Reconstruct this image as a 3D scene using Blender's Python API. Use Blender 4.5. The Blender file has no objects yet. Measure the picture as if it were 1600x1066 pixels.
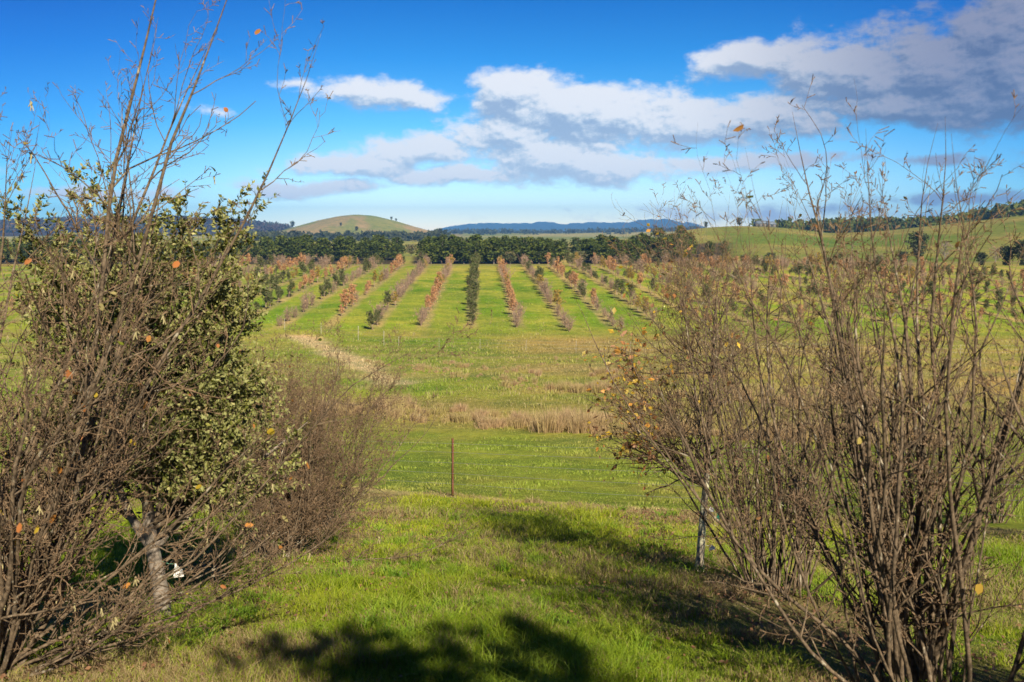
import bpy, math, random
import numpy as np
from mathutils import Vector
rng = np.random.default_rng(7)
random.seed(7)
R = math.radians
scene = bpy.context.scene
COL = scene.collection

# ------------------------------------------------------------------ camera, sky, sun, exposure
F_PX = 1555.0                       # focal length in photo pixels (35 mm lens, photo 1600 wide)
PITCH = math.atan(173.0/F_PX)       # eye level sits 173 px above the picture's centre
cam_d = bpy.data.cameras.new('camera'); cam = bpy.data.objects.new('camera', cam_d); COL.objects.link(cam)
cam.location = (0, 0, 0); cam.rotation_euler = (math.pi/2-PITCH, 0, 0)
cam_d.lens = 35; cam_d.sensor_width = 36; cam_d.clip_start = 0.05; cam_d.clip_end = 40000
cam_d.dof.use_dof = True; cam_d.dof.focus_distance = 13.0; cam_d.dof.aperture_fstop = 3.2
scene.camera = cam
scene.view_settings.view_transform = 'Standard'; scene.view_settings.look = 'None'
scene.view_settings.gamma = 1; scene.view_settings.exposure = 0.76
scene.cycles.use_denoising = True
scene.cycles.max_bounces = 6; scene.cycles.transparent_max_bounces = 8
scene.cycles.volume_bounces = 0

SUN_EL = R(32); SUN_H = Vector((0.33, -0.944)).normalized()     # horizontal direction towards the sun
sd = bpy.data.lights.new('sun', 'SUN'); sd.energy = 5.0; sd.angle = R(0.5); sd.color = (1.0, 0.88, 0.68)
sun = bpy.data.objects.new('sun', sd); COL.objects.link(sun)
tosun = Vector((SUN_H.x*math.cos(SUN_EL), SUN_H.y*math.cos(SUN_EL), math.sin(SUN_EL)))
sun.rotation_euler = tosun.to_track_quat('Z', 'Y').to_euler(); sun.location = (20, -60, 40)

def px_dir(px, py):
    a = np.arctan2(533.0-py, F_PX) - PITCH
    # ray in camera space (x right, y up, -z forward) rotated by the pitch
    x = (px-800.0)/F_PX; u = (533.0-py)/F_PX
    c, s = math.cos(PITCH), math.sin(PITCH)
    fy = c + u*s; fz = -s + u*c
    return x, fy, fz
def px_azel(px, py):
    x, y, z = px_dir(px, py)
    return np.arctan2(x, y), np.arctan2(z, np.hypot(x, y))
def slope(px, py):            # rise over horizontal distance along the ray
    x, y, z = px_dir(px, py); return z/np.hypot(x, y)

world = bpy.data.worlds.new("World"); scene.world = world; world.use_nodes = True
def build_world():
    nt = world.node_tree; N = nt.nodes; L = nt.links; N.clear()
    out = N.new('ShaderNodeOutputWorld'); bg = N.new('ShaderNodeBackground'); bg.inputs[1].default_value = 0.105
    L.new(bg.outputs[0], out.inputs[0])
    tc = N.new('ShaderNodeTexCoord')
    def math_(op, a, b=None, c=None, clamp=False):
        n = N.new('ShaderNodeMath'); n.operation = op; n.use_clamp = clamp
        for i, v in enumerate((a, b, c)):
            if v is None: continue
            if hasattr(v, 'links'): L.new(v, n.inputs[i])
            else: n.inputs[i].default_value = v
        return n.outputs[0]
    def mr(v, a, b, c=0.0, d=1.0, smooth=True):
        n = N.new('ShaderNodeMapRange'); n.interpolation_type = 'SMOOTHSTEP' if smooth else 'LINEAR'
        L.new(v, n.inputs[0])
        for i, q in enumerate((a, b, c, d)): n.inputs[i+1].default_value = q
        return n.outputs[0]
    def mixc(f, a, b, mode='MIX'):
        n = N.new('ShaderNodeMix'); n.data_type = 'RGBA'; n.blend_type = mode
        if hasattr(f, 'links'): L.new(f, n.inputs[0])
        else: n.inputs[0].default_value = f
        for i, v in ((6, a), (7, b)):
            if hasattr(v, 'links'): L.new(v, n.inputs[i])
            else: n.inputs[i].default_value = (*v, 1)
        return n.outputs[2]
    sep = N.new('ShaderNodeSeparateXYZ'); L.new(tc.outputs['Generated'], sep.inputs[0])
    # sky: the stretched elevation lets the deep blue of the upper sky come down
    sc_ = N.new('ShaderNodeVectorMath'); sc_.operation = 'MULTIPLY'; L.new(tc.outputs['Generated'], sc_.inputs[0]); sc_.inputs[1].default_value = (1, 1, 2.2)
    nm = N.new('ShaderNodeVectorMath'); nm.operation = 'NORMALIZE'; L.new(sc_.outputs[0], nm.inputs[0])
    sky = N.new('ShaderNodeTexSky'); sky.sky_type = 'NISHITA'; sky.sun_disc = False
    sky.sun_elevation = SUN_EL; sky.sun_rotation = math.atan2(SUN_H.x, SUN_H.y); sky.air_density = 1.0; sky.dust_density = 0.2; sky.ozone_density = 2.0
    sky.altitude = 700
    L.new(nm.outputs[0], sky.inputs[0])
    az = math_('ARCTAN2', sep.outputs[0], sep.outputs[1]); el = math_('ARCSINE', sep.outputs[2])
    ramp = N.new('ShaderNodeValToRGB'); L.new(mr(el, 0.0, 0.60, smooth=False), ramp.inputs[0])
    cr = ramp.color_ramp; cr.elements[0].position = 0; cr.elements[0].color = SKYR[0][1]
    cr.elements[1].position = 1; cr.elements[1].color = SKYR[-1][1]
    for p, c in SKYR[1:-1]:
        e = cr.elements.new(p); e.color = c
    skyc = mixc(1.0, sky.outputs[0], ramp.outputs[0], 'MULTIPLY')
    # darker blue to either side, away from the middle of the view (vignette painted into the sky)
    side = mr(math_('ABSOLUTE', math_('SUBTRACT', az, 0.03)), 0.12, 0.55)
    skyc = mixc(side, skyc, mixc(1.0, skyc, (0.25, 0.62, 0.86), 'MULTIPLY'))
    # clouds by direction
    grp = bpy.data.node_groups.new('cloud_density', 'ShaderNodeTree')
    grp.interface.new_socket('P', in_out='INPUT', socket_type='NodeSocketVector')
    grp.interface.new_socket('D', in_out='OUTPUT', socket_type='NodeSocketFloat')
    g = grp.nodes; gl = grp.links
    gi = g.new('NodeGroupInput'); go = g.new('NodeGroupOutput')
    # warp
    n0 = g.new('ShaderNodeTexNoise'); n0.inputs['Scale'].default_value = 1.3; n0.inputs['Detail'].default_value = 3; gl.new(gi.outputs[0], n0.inputs['Vector'])
    wv = g.new('ShaderNodeVectorMath'); wv.operation = 'MULTIPLY_ADD'; gl.new(n0.outputs['Color'], wv.inputs[0]); wv.inputs[1].default_value = (0.7, 0.22, 0); 
    sb = g.new('ShaderNodeVectorMath'); sb.operation = 'SUBTRACT'; gl.new(gi.outputs[0], sb.inputs[0]); sb.inputs[1].default_value = (0.35, 0.11, 0)
    gl.new(sb.outputs[0], wv.inputs[2])
    cur = None
    for (cx, cy, rx, ry, w) in CLOUDS:
        a, e = px_azel(cx, cy); a *= 10; e *= 10; sx = 10*rx/F_PX; sy = 10*ry/F_PX
        m = g.new('ShaderNodeVectorMath'); m.operation = 'MULTIPLY_ADD'; gl.new(wv.outputs[0], m.inputs[0])
        m.inputs[1].default_value = (1/sx, 1/sy, 0); m.inputs[2].default_value = (-a/sx, -e/sy, 0)
        l = g.new('ShaderNodeVectorMath'); l.operation = 'LENGTH'; gl.new(m.outputs[0], l.inputs[0])
        f = g.new('ShaderNodeMath'); f.operation = 'MULTIPLY_ADD'; gl.new(l.outputs[1], f.inputs[0]); f.inputs[1].default_value = -w; f.inputs[2].default_value = w
        if cur is None: cur = f.outputs[0]
        else:
            x = g.new('ShaderNodeMath'); x.operation = 'SMOOTH_MAX'; gl.new(cur, x.inputs[0]); gl.new(f.outputs[0], x.inputs[1]); x.inputs[2].default_value = 0.15; cur = x.outputs[0]
    mp = g.new('ShaderNodeVectorMath'); mp.operation = 'MULTIPLY'; gl.new(gi.outputs[0], mp.inputs[0]); mp.inputs[1].default_value = (0.80, 1.30, 1)
    n1 = g.new('ShaderNodeTexNoise'); n1.inputs['Scale'].default_value = 2.6; n1.inputs['Detail'].default_value = 9; n1.inputs['Roughness'].default_value = 0.64
    gl.new(mp.outputs[0], n1.inputs['Vector'])
    f1 = g.new('ShaderNodeMath'); f1.operation = 'MULTIPLY_ADD'; gl.new(n1.outputs[0], f1.inputs[0]); f1.inputs[1].default_value = 2.25; f1.inputs[2].default_value = -1.01
    ad = g.new('ShaderNodeMath'); ad.operation = 'ADD'; gl.new(cur, ad.inputs[0]); gl.new(f1.outputs[0], ad.inputs[1])
    gl.new(ad.outputs[0], go.inputs[0])
    P = N.new('ShaderNodeCombineXYZ'); L.new(math_('MULTIPLY', az, 10.0), P.inputs[0]); L.new(math_('MULTIPLY', el, 10.0), P.inputs[1])
    def dens(off):
        v = N.new('ShaderNodeVectorMath'); v.operation = 'ADD'; L.new(P.outputs[0], v.inputs[0]); v.inputs[1].default_value = (off[0], off[1], 0)
        k = N.new('ShaderNodeGroup'); k.node_tree = grp; L.new(v.outputs[0], k.inputs[0]); return k.outputs[0]
    D0 = dens((0, 0)); D1 = dens((0.06, 0.15)); D2 = dens((0.02, 0.035))
    alpha = mr(D0, -0.08, 0.54)
    diff = math_('ADD', math_('MULTIPLY', math_('SUBTRACT', D0, D1), 0.75), math_('MULTIPLY', math_('SUBTRACT', D0, D2), 1.1))
    lit = mr(math_('ADD', diff, math_('MULTIPLY', D0, -0.12)), -0.62, 0.34)
    lit = math_('ADD', lit, mr(el, 0.11, 0.02, 0.0, 0.40), clamp=True)
    cc = N.new('ShaderNodeValToRGB'); L.new(lit, cc.inputs[0]); cc.color_ramp.elements[0].color = CLOUD_LO; cc.color_ramp.elements[1].color = CLOUD_HI
    e_ = cc.color_ramp.elements.new(0.5); e_.color = CLOUD_MID
    # vignette darkening towards the right painted into the cloud colour
    gr = mr(az, 0.12, 0.42)
    ccol = mixc(gr, cc.outputs[0], mixc(1.0, cc.outputs[0], (0.30, 0.32, 0.43), 'MULTIPLY'))
    front = mr(sep.outputs[1], 0.0, 0.3)
    al = math_('MULTIPLY', math_('MULTIPLY', alpha, front), 0.93)
    L.new(mixc(al, skyc, ccol), bg.inputs[0])
SKYR = [(0.0, (1.5, 1.34, 1.08, 1)), (0.06, (1.12, 1.18, 1.06, 1)), (0.11, (0.76, 1.05, 1.05, 1)), (0.17, (0.34, 0.92, 1.06, 1)), (0.275, (0.09, 0.68, 1.08, 1)), (0.385, (0.01, 0.46, 1.0, 1)), (0.5, (0.01, 0.36, 0.80, 1)), (1.0, (0.07, 0.13, 0.20, 1))]
CLOUD_LO = (2.2, 2.85, 3.9, 1); CLOUD_MID = (3.9, 4.4, 5.0, 1); CLOUD_HI = (5.6, 5.6, 5.7, 1)
CLOUDS = [  # photo pixel centre, half-width, half-height, weight
    (590, 148, 100, 26, .9), (640, 155, 60, 20, .8),
    (805, 148, 85, 42, 1.4), (880, 172, 120, 48, 1.4), (960, 185, 150, 50, 1.3), (1080, 195, 160, 38, 1.1), (1210, 185, 120, 40, 1.1),
    (800, 212, 110, 38, 1.1), (860, 248, 130, 42, 1.2), (930, 262, 140, 30, 1.0), (1150, 255, 160, 13, .8),
    (650, 238, 100, 26, 1.), (560, 258, 130, 20, 1.), (500, 290, 100, 14, .9), (720, 275, 100, 16, .9), (420, 295, 60, 12, .7),
    (1170, 100, 90, 30, 1.0), (1330, 110, 130, 60, 1.2), (1470, 110, 150, 70, 1.2), (1600, 120, 130, 90, 1.3), (1400, 165, 170, 34, 1.1), (1590, 30, 110, 60, 1.1), (1750, 90, 160, 150, 1.1),
    (1500, 312, 140, 10, .7), (1478, 250, 60, 9, .6), (150, 300, 120, 10, .5), (330, 172, 34, 6, .32), (480, 133, 40, 7, .4),
    (1180, 335, 200, 10, .3), (-200, 260, 150, 20, .8)]
build_world()

# ------------------------------------------------------------------ numeric helpers
def hash2(ix, iy, seed):
    h = (ix.astype(np.int64)*374761393 + iy.astype(np.int64)*668265263 + seed*974711) & 0x7fffffff
    h = ((h ^ (h >> 13))*1274126177) & 0x7fffffff
    return ((h ^ (h >> 16)) & 0xffff)/65535.0
def vnoise(x, y, seed=0):
    ix = np.floor(x); iy = np.floor(y); fx = x-ix; fy = y-iy
    fx = fx*fx*(3-2*fx); fy = fy*fy*(3-2*fy)
    a = hash2(ix, iy, seed); b = hash2(ix+1, iy, seed); c = hash2(ix, iy+1, seed); d = hash2(ix+1, iy+1, seed)
    return (a*(1-fx)+b*fx)*(1-fy)+(c*(1-fx)+d*fx)*fy
def fbm(x, y, seed=0, oct=4):
    s = 0; a = .5; t = 0
    for o in range(oct):
        s = s+a*vnoise(x*2**o+o*17.3, y*2**o-o*9.1, seed+o); t += a; a *= .5
    return s/t
def sstep(a, b, v):
    t = np.clip((v-a)/(b-a), 0, 1); return t*t*(3-2*t)

# ------------------------------------------------------------------ terrain height
PROF = [(-60, 8.0), (-25, 3.2), (0, -1.7)]
for d, y in ((23.6, 775), (34, 722), (45, 681), (58, 620), (66, 597), (82, 562), (97, 541), (111, 519), (122, 499), (165, 450), (225, 416)):
    PROF.append((d, d*slope(800, y)))
PROF += [(262, -8.9), (300, -10.6), (345, 345*slope(800, 412.5)), (420, -11.6), (700, -12), (1500, -12), (12000, -12)]
PD = np.array([p[0] for p in PROF], float); PZ = np.array([p[1] for p in PROF], float)
_dd = np.arange(-60, 1500, 1.0); _zz = np.interp(_dd, PD, PZ)
_k = np.hanning(13); _k /= _k.sum(); _zz = np.convolve(np.pad(_zz, 6, 'edge'), _k, 'valid')
def crest(points, R0):
    az = []; z = []
    for px, py in points:
        a, _ = px_azel(px, py); az.append(a); z.append(R0*slope(px, py))
    az = np.array(az); z = np.array(z)
    fa = np.linspace(az[0], az[-1], 400); fz = np.interp(fa, az, z); k = np.hanning(25); k /= k.sum()
    fz = np.convolve(np.pad(fz, 12, 'edge'), k, 'valid')
    return fa, fz
HILLS = [  # R0, rise start, fall end, crest pixels
    (650, 275, 900, [(960, 392), (1040, 368), (1070, 360), (1100, 356), (1153, 353), (1225, 356), (1300, 365), (1381, 361), (1475, 351), (1600, 337), (1800, 322), (2100, 300)]),
    (860, 700, 1150, [(1100, 372), (1150, 362), (1230, 365), (1300, 364), (1480, 361), (1550, 345), (1600, 338), (1750, 328), (2100, 300)]),
    (1350, 1000, 2000, [(1180, 370), (1290, 356), (1350, 344), (1410, 348), (1506, 339), (1560, 341), (1700, 345), (2100, 350)]),
    (1950, 1250, 2900, [(400, 372), (445, 359), (470, 352), (500, 344), (530, 338), (556, 335.5), (585, 337.5), (620, 346), (650, 355), (680, 363), (705, 369), (740, 374)]),
    (3000, 1900, 4200, [(-700, 340), (-300, 345), (0, 354), (100, 350), (200, 348), (260, 347), (340, 350), (400, 355), (440, 361), (500, 366), (560, 372)]),
    (2600, 2000, 4000, [(560, 372), (650, 369), (720, 364.5), (860, 365.5), (980, 363), (1100, 361), (1250, 360), (1500, 372)]),
    (8800, 6500, 11000, [(620, 369), (680, 360), (700, 354), (730, 349.5), (760, 348), (800, 349), (845, 346), (880, 348.5), (930, 347), (960, 348), (1000, 343), (1045, 341.5), (1075, 346), (1100, 354), (1140, 363), (1200, 372)]),
]
HC = [(R0, a, b, *crest(p, R0)) for R0, a, b, p in HILLS]
def H(x, y):
    x = np.asarray(x, float); y = np.asarray(y, float)
    base = np.interp(y, _dd, _zz)
    base = np.where(y > 1499, -12.0, base)
    r = np.hypot(x, y); az = np.arctan2(x, y)
    base = base + .9*(fbm(x/45, y/45, 3)-.5)*sstep(50, 120, np.abs(x)) + 3*(fbm(x/400, y/400, 4)-.5)*sstep(500, 1200, r)
    z = base
    for i, (R0, a, b, fa, fz) in enumerate(HC):
        cz = np.interp(az, fa, fz)
        g = np.where(r < R0, sstep(a, R0, r), sstep(b, R0, r))
        edge = sstep(fa[0]-.02, fa[0]+.01, az)*sstep(fa[-1]+.02, fa[-1]-.01, az)
        g = g*edge
        hz = -14+(cz+14)*g if R0 > 900 else base+(cz-base)*g
        if R0 > 8000:
            hz = hz - np.abs(fbm(az*60, r/700, 11, 5)-.5)*95*g*sstep(0, .5, 1-np.abs(r-R0)/2400)
        z = np.maximum(z, hz)
    z = z + .10*(fbm(x/1.6, y/1.6, 1)-.5)*sstep(60, 20, r) + .16*(fbm(x/7, y/7, 2)-.5)*sstep(260, 100, r)*sstep(6, 25, np.abs(y-12)) 
    # small scarp of the eroded bank under the track
    return z
def ground_at(px, py, far=400):
    x, y, z = px_dir(px, py)
    t = np.arange(3, far, .05)
    zz = H(x*t, y*t); k = np.argmax(zz > z*t)
    return np.array([x*t[k], y*t[k], zz[k]])
def at(px, r):
    a, _ = px_azel(px, 360); x = r*math.sin(a); y = r*math.cos(a); return np.array([x, y, float(H(x, y))])

FA = ground_at(560, 766)[:2]; FB = ground_at(1060, 801)[:2]; FD = (FB-FA)/np.linalg.norm(FB-FA); FN = np.array([-FD[1], FD[0]])
def fence_s(x, y): return (x-FA[0])*FN[0]+(y-FA[1])*FN[1]       # >0 beyond the fence
ROW_AZ = math.atan((752-800)/F_PX); ROW0 = ground_at(736, 508)[:2]
def row_uv(x, y):       # u across the rows in row units, v along
    c, s = math.cos(ROW_AZ), math.sin(ROW_AZ)
    dx = x-ROW0[0]; dy = y-ROW0[1]
    return (dx*c-dy*s)/5.55, dx*s+dy*c
def row_xy(k, v):
    c, s = math.cos(ROW_AZ), math.sin(ROW_AZ); u = k*5.55
    return ROW0[0]+u*c+v*s, ROW0[1]-u*s+v*c
TRACK = np.array([ground_at(a, b)[:2] for a, b in ((455, 525), (470, 528), (515, 546), (560, 570), (600, 592), (618, 597))])
def dist_poly(x, y, P):
    d = np.full(np.shape(x), 1e9)
    for a, b in zip(P[:-1], P[1:]):
        ab = b-a; t = np.clip(((x-a[0])*ab[0]+(y-a[1])*ab[1])/(ab@ab), 0, 1)
        d = np.minimum(d, np.hypot(x-a[0]-t*ab[0], y-a[1]-t*ab[1]))
    return d
# ------------------------------------------------------------------ terrain colour (albedo of each kind of cover)
def C3(*c): return np.array(c, float)
def lerp(a, b, t): return a*(1-t[..., None])+b*t[..., None]
LUSH = C3(.165, .265, .016); GREEN = C3(.22, .275, .036); OLIVE = C3(.29, .28, .065); STRAW = C3(.33, .26, .12); DIRT = C3(.55, .42, .26); LITTER = C3(.13, .085, .05)
def cover(x, y):
    r = np.hypot(x, y); az = np.arctan2(x, y)
    n1 = fbm(x/6, y/6, 21); n2 = .5+(fbm(x/1.3, y/1.3, 22)-.5)*sstep(90, 45, r); n3 = fbm(x/38, y/38, 23); n4 = fbm(x/.35, y/.35, 24)
    c = np.broadcast_to(GREEN, x.shape+(3,)).copy()
    # valley paddocks
    c = lerp(c, np.broadcast_to(OLIVE, c.shape), sstep(.4, .62, n1*.6+n3*.4))
    c = lerp(c, np.broadcast_to(LUSH, c.shape), sstep(.50, .66, n3)*.5)
    gul = sstep(56, 62, y)*sstep(112, 100, y)
    brown = lerp(np.broadcast_to(OLIVE, c.shape), np.broadcast_to(C3(.34, .255, .09), c.shape), sstep(.38, .6, fbm(x/14, y/5, 31)))
    c = lerp(c, brown, gul*sstep(-6, 4, x)*.85)
    c = lerp(c, np.broadcast_to(C3(.27, .20, .09), c.shape), sstep(44, 48, y)*sstep(60, 54, y)*.55)
    c = lerp(c, np.broadcast_to(STRAW, c.shape), sstep(.5, .7, fbm(x/9, y/3, 33))*gul*.5)
    # this side of the fence: lush, with straw under the rows
    s = fence_s(x, y); near = sstep(.3, -.5, s)
    lush = lerp(np.broadcast_to(LUSH, c.shape), np.broadcast_to(C3(.23, .27, .035), c.shape), sstep(.35, .65, n1))
    rowd = np.minimum(np.abs(x+3.1), np.abs(x-2.75)); rowd = np.minimum(rowd, np.abs(np.abs(x-0)-8.4))
    lush = lerp(lush, np.broadcast_to(C3(.27, .20, .10), c.shape), sstep(1.5, .4, rowd+1.5*(n2-.5)+.5*(x > 0)*0)*.85)
    lush = lerp(lush, np.broadcast_to(C3(.30, .23, .11), c.shape), sstep(.60, .72, fbm(x/2.2, y/1.4, 41))*.6)
    c = lerp(c, lush, near)
    c = lerp(c, np.broadcast_to(C3(.55, .45, .20), c.shape), sstep(.65, .1, np.abs(s-.15+.35*(n2-.5)))*.75*sstep(60, 30, r))
    # orchard
    u, v = row_uv(x, y); orch = sstep(-6, 1, v+4*(n1-.5))*sstep(124, 119, v)
    g = lerp(np.broadcast_to(C3(.175, .285, .022), c.shape), np.broadcast_to(C3(.29, .33, .045), c.shape), sstep(.35, .62, n1))
    g = lerp(g, np.broadcast_to(C3(.33, .31, .08), c.shape), sstep(.5, .66, n3)*.5)
    strip = np.abs(u-np.round(u))*5.55
    g = lerp(g, np.broadcast_to(C3(.38, .30, .14), c.shape), sstep(1.15, .35, strip+1.1*(n1-.5)+.5*(n2-.5))*.8)
    c = lerp(c, g, orch)
    c = lerp(c, np.broadcast_to(C3(.30, .20, .13), c.shape), sstep(121, 123, v)*sstep(131, 128, v)*.8)
    far = sstep(129, 134, v)
    fld = lerp(np.broadcast_to(C3(.36, .32, .10), c.shape), np.broadcast_to(C3(.25, .28, .06), c.shape), sstep(.4, .6, n3))
    c = lerp(c, fld, far)
    # pasture of the right-hand hill: mottled green and olive
    hr = sstep(.17, .22, az)*sstep(240, 300, r)
    m = fbm(x/60, y/90, 51, 5)
    past = lerp(np.broadcast_to(C3(.145, .205, .03), c.shape), np.broadcast_to(C3(.25, .24, .065), c.shape), sstep(.38, .62, m))
    c = lerp(c, past, hr)
    c = lerp(c, np.broadcast_to(C3(.30, .22, .15), c.shape), hr*sstep(9, 3, np.abs(r-330-20*(fbm(az*8, r*0, 5)-.5)))*.5)
    # plains beyond
    pl = sstep(900, 1500, r)*sstep(.2, .12, az)
    m2 = fbm(x/260, y/420, 61, 4)
    plc = lerp(np.broadcast_to(C3(.20, .24, .05), c.shape), np.broadcast_to(C3(.34, .32, .11), c.shape), sstep(.4, .6, m2))
    c = lerp(c, plc, pl)
    # round grassy hill: reddish dry grass with green shoulders
    a0, _ = px_azel(380, 350); a1, _ = px_azel(720, 350)
    rh = sstep(a0, a0+.02, az)*sstep(a1+.01, a1-.01, az)*sstep(1200, 1350, r)*sstep(2700, 2500, r)
    zz = H(x, y)
    hc = lerp(np.broadcast_to(C3(.33, .265, .13), c.shape), np.broadcast_to(C3(.22, .25, .075), c.shape), sstep(.50, .66, fbm(az*45, r/260, 71, 5)))
    hc = lerp(hc, np.broadcast_to(C3(.13, .21, .045), c.shape), sstep(22, 30, zz+7*(fbm(az*60, r/200, 72)-.5))*.85)
    c = lerp(c, hc, rh)
    # wooded ridge far left, with paler clearings
    a2, _ = px_azel(450, 350)
    lr = sstep(a2+.01, a2-.02, az)*sstep(2050, 2150, r)*sstep(7000, 5000, r)
    lc = lerp(np.broadcast_to(C3(.050, .038, .034), c.shape), np.broadcast_to(C3(.13, .16, .06), c.shape), sstep(.60, .66, fbm(az*26, r/300, 81)))
    c = lerp(c, lc, lr)
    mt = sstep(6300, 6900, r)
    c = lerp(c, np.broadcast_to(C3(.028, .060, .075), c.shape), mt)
    # track and bare patch
    td = dist_poly(x, y, TRACK)
    c = lerp(c, np.broadcast_to(DIRT, c.shape), sstep(2.4, .2, td+2.2*(fbm(x/1.7, y/1.7, 91)-.5)+2.4*(n1-.5))*.85)
    # litter of the pine belt
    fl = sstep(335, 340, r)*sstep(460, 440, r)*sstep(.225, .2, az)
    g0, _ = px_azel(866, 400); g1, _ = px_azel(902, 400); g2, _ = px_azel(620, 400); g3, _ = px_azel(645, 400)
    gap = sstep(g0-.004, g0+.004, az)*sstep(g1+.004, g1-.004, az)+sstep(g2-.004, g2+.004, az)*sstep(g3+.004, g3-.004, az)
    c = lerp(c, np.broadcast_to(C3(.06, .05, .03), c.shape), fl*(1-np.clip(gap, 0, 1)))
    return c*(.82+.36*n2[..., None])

# ------------------------------------------------------------------ mesh helpers
def make_mesh(name, V, quads=None, tris=None, mats=(), qm=None, tm=None, col=None, smooth=False):
    me = bpy.data.meshes.new(name)
    V = np.asarray(V, np.float32); nq = 0 if quads is None else len(quads); nt_ = 0 if tris is None else len(tris)
    me.vertices.add(len(V)); me.vertices.foreach_set('co', V.ravel())
    idx = []
    if nq: idx.append(np.asarray(quads, np.int32).ravel())
    if nt_: idx.append(np.asarray(tris, np.int32).ravel())
    idx = np.concatenate(idx)
    me.loops.add(len(idx)); me.loops.foreach_set('vertex_index', idx)
    me.polygons.add(nq+nt_)
    ls = np.concatenate([np.arange(nq)*4, nq*4+np.arange(nt_)*3]).astype(np.int32)
    me.polygons.foreach_set('loop_start', ls)
    for m in mats: me.materials.append(m)
    if qm is not None or tm is not None:
        a = np.concatenate([np.zeros(nq, np.int32) if qm is None else qm, np.zeros(nt_, np.int32) if tm is None else tm]).astype(np.int32)
        me.polygons.foreach_set('material_index', a)
    if smooth: me.polygons.foreach_set('use_smooth', np.ones(nq+nt_, bool))
    if col is not None:
        at_ = me.color_attributes.new('tone', 'FLOAT_COLOR', 'POINT')
        cc = np.ones((len(V), 4), np.float32); cc[:, :3] = col; at_.data.foreach_set('color', cc.ravel())
    me.update(calc_edges=True)
    return me
def link(name, me, parent=None, loc=None):
    o = bpy.data.objects.new(name, me); COL.objects.link(o)
    if parent is not None: o.parent = parent
    if loc is not None: o.location = loc
    return o
def empty(name, loc, rz=0.0, sc=1.0):
    o = bpy.data.objects.new(name, None); COL.objects.link(o); o.location = loc; o.rotation_euler = (0, 0, rz)
    o.scale = (sc, sc, sc); o.empty_display_size = .2; return o
def tag(o, label=None, cat=None, group=None, kind=None):
    if label: o['label'] = label
    if cat: o['category'] = cat
    if group: o['group'] = group
    if kind: o['kind'] = kind
    return o
class MB:
    def __init__(s): s.V = []; s.Q = []; s.T = []; s.C = []; s.qm = []; s.tm = []; s.n = 0
    def add(s, V, Q=None, T=None, col=None, m=0):
        V = np.asarray(V, float).reshape(-1, 3)
        if Q is not None and len(Q): Q = np.asarray(Q); s.Q.append(Q+s.n); s.qm.append(np.full(len(Q), m))
        if T is not None and len(T): T = np.asarray(T); s.T.append(T+s.n); s.tm.append(np.full(len(T), m))
        s.V.append(V); s.C.append(np.ones((len(V), 3)) if col is None else np.broadcast_to(col, (len(V), 3))); s.n += len(V)
    def mesh(s, name, mats, smooth=False):
        return make_mesh(name, np.concatenate(s.V), np.concatenate(s.Q) if s.Q else None, np.concatenate(s.T) if s.T else None, mats,
                         np.concatenate(s.qm) if s.qm else None, np.concatenate(s.tm) if s.tm else None, np.concatenate(s.C), smooth)
def unit(v): return v/np.maximum(np.linalg.norm(v, axis=-1, keepdims=True), 1e-9)
def rand_dirs(n): return unit(rng.normal(size=(n, 3)))
def tubes(P, Rd, sides=4):
    N_, n, _ = P.shape
    T = np.empty_like(P); T[:, 1:-1] = P[:, 2:]-P[:, :-2]; T[:, 0] = P[:, 1]-P[:, 0]; T[:, -1] = P[:, -1]-P[:, -2]; T = unit(T)
    main = unit(P[:, -1]-P[:, 0]); ref = unit(np.cross(main, rand_dirs(N_)))[:, None, :]
    U = unit(np.cross(T, ref)); W = np.cross(T, U)
    a = np.arange(sides)*2*math.pi/sides
    V = P[:, :, None, :]+Rd[:, :, None, None]*(np.cos(a)[None, None, :, None]*U[:, :, None, :]+np.sin(a)[None, None, :, None]*W[:, :, None, :])
    i = (np.arange(N_)*n*sides)[:, None, None]+(np.arange(n-1)*sides)[None, :, None]
    k = np.arange(sides)[None, None, :]; k2 = (k+1) % sides
    Q = np.stack([i+k, i+k2, i+sides+k2, i+sides+k], -1).reshape(-1, 4)
    return V.reshape(-1, 3), Q
def grow(S, D, Ln, Rd, n, wander=.15, up=0.0, taper=.25):
    N_ = len(S); P = np.empty((N_, n, 3)); P[:, 0] = S; d = unit(D); st = (Ln/(n-1))[:, None]
    upv = np.array([0, 0, 1.0])
    for i in range(1, n):
        d = unit(d+rng.normal(size=(N_, 3))*wander+upv*up/n)
        P[:, i] = P[:, i-1]+d*st
    t = np.linspace(0, 1, n)[None, :]
    return P, Rd[:, None]*(1-(1-taper)*t)
def sprout(P, Rd, Ln, per, t0, t1, ang, lf, lj=.4, rf=.55, shrink=.55):
    """side shoots: returns starts, directions, lengths, radii, parent index"""
    N_, n, _ = P.shape
    k = np.repeat(np.arange(N_), per); M = len(k)
    t = rng.uniform(t0, t1, M)
    f = t*(n-1); i = np.minimum(f.astype(int), n-2); w = (f-i)[:, None]
    S = P[k, i]*(1-w)+P[k, i+1]*w; T = unit(P[k, i+1]-P[k, i])
    side = unit(np.cross(T, rand_dirs(M)))
    a = rng.normal(ang, ang*.25, M)[:, None]
    D = np.cos(a)*T+np.sin(a)*side
    ln = Ln[k]*lf*(1-shrink*t)*rng.uniform(1-lj, 1+lj, M)
    rad = (Rd[k, i]*(1-w[:, 0])+Rd[k, i+1]*w[:, 0])*rf
    return S, D, ln, rad, k
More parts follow.
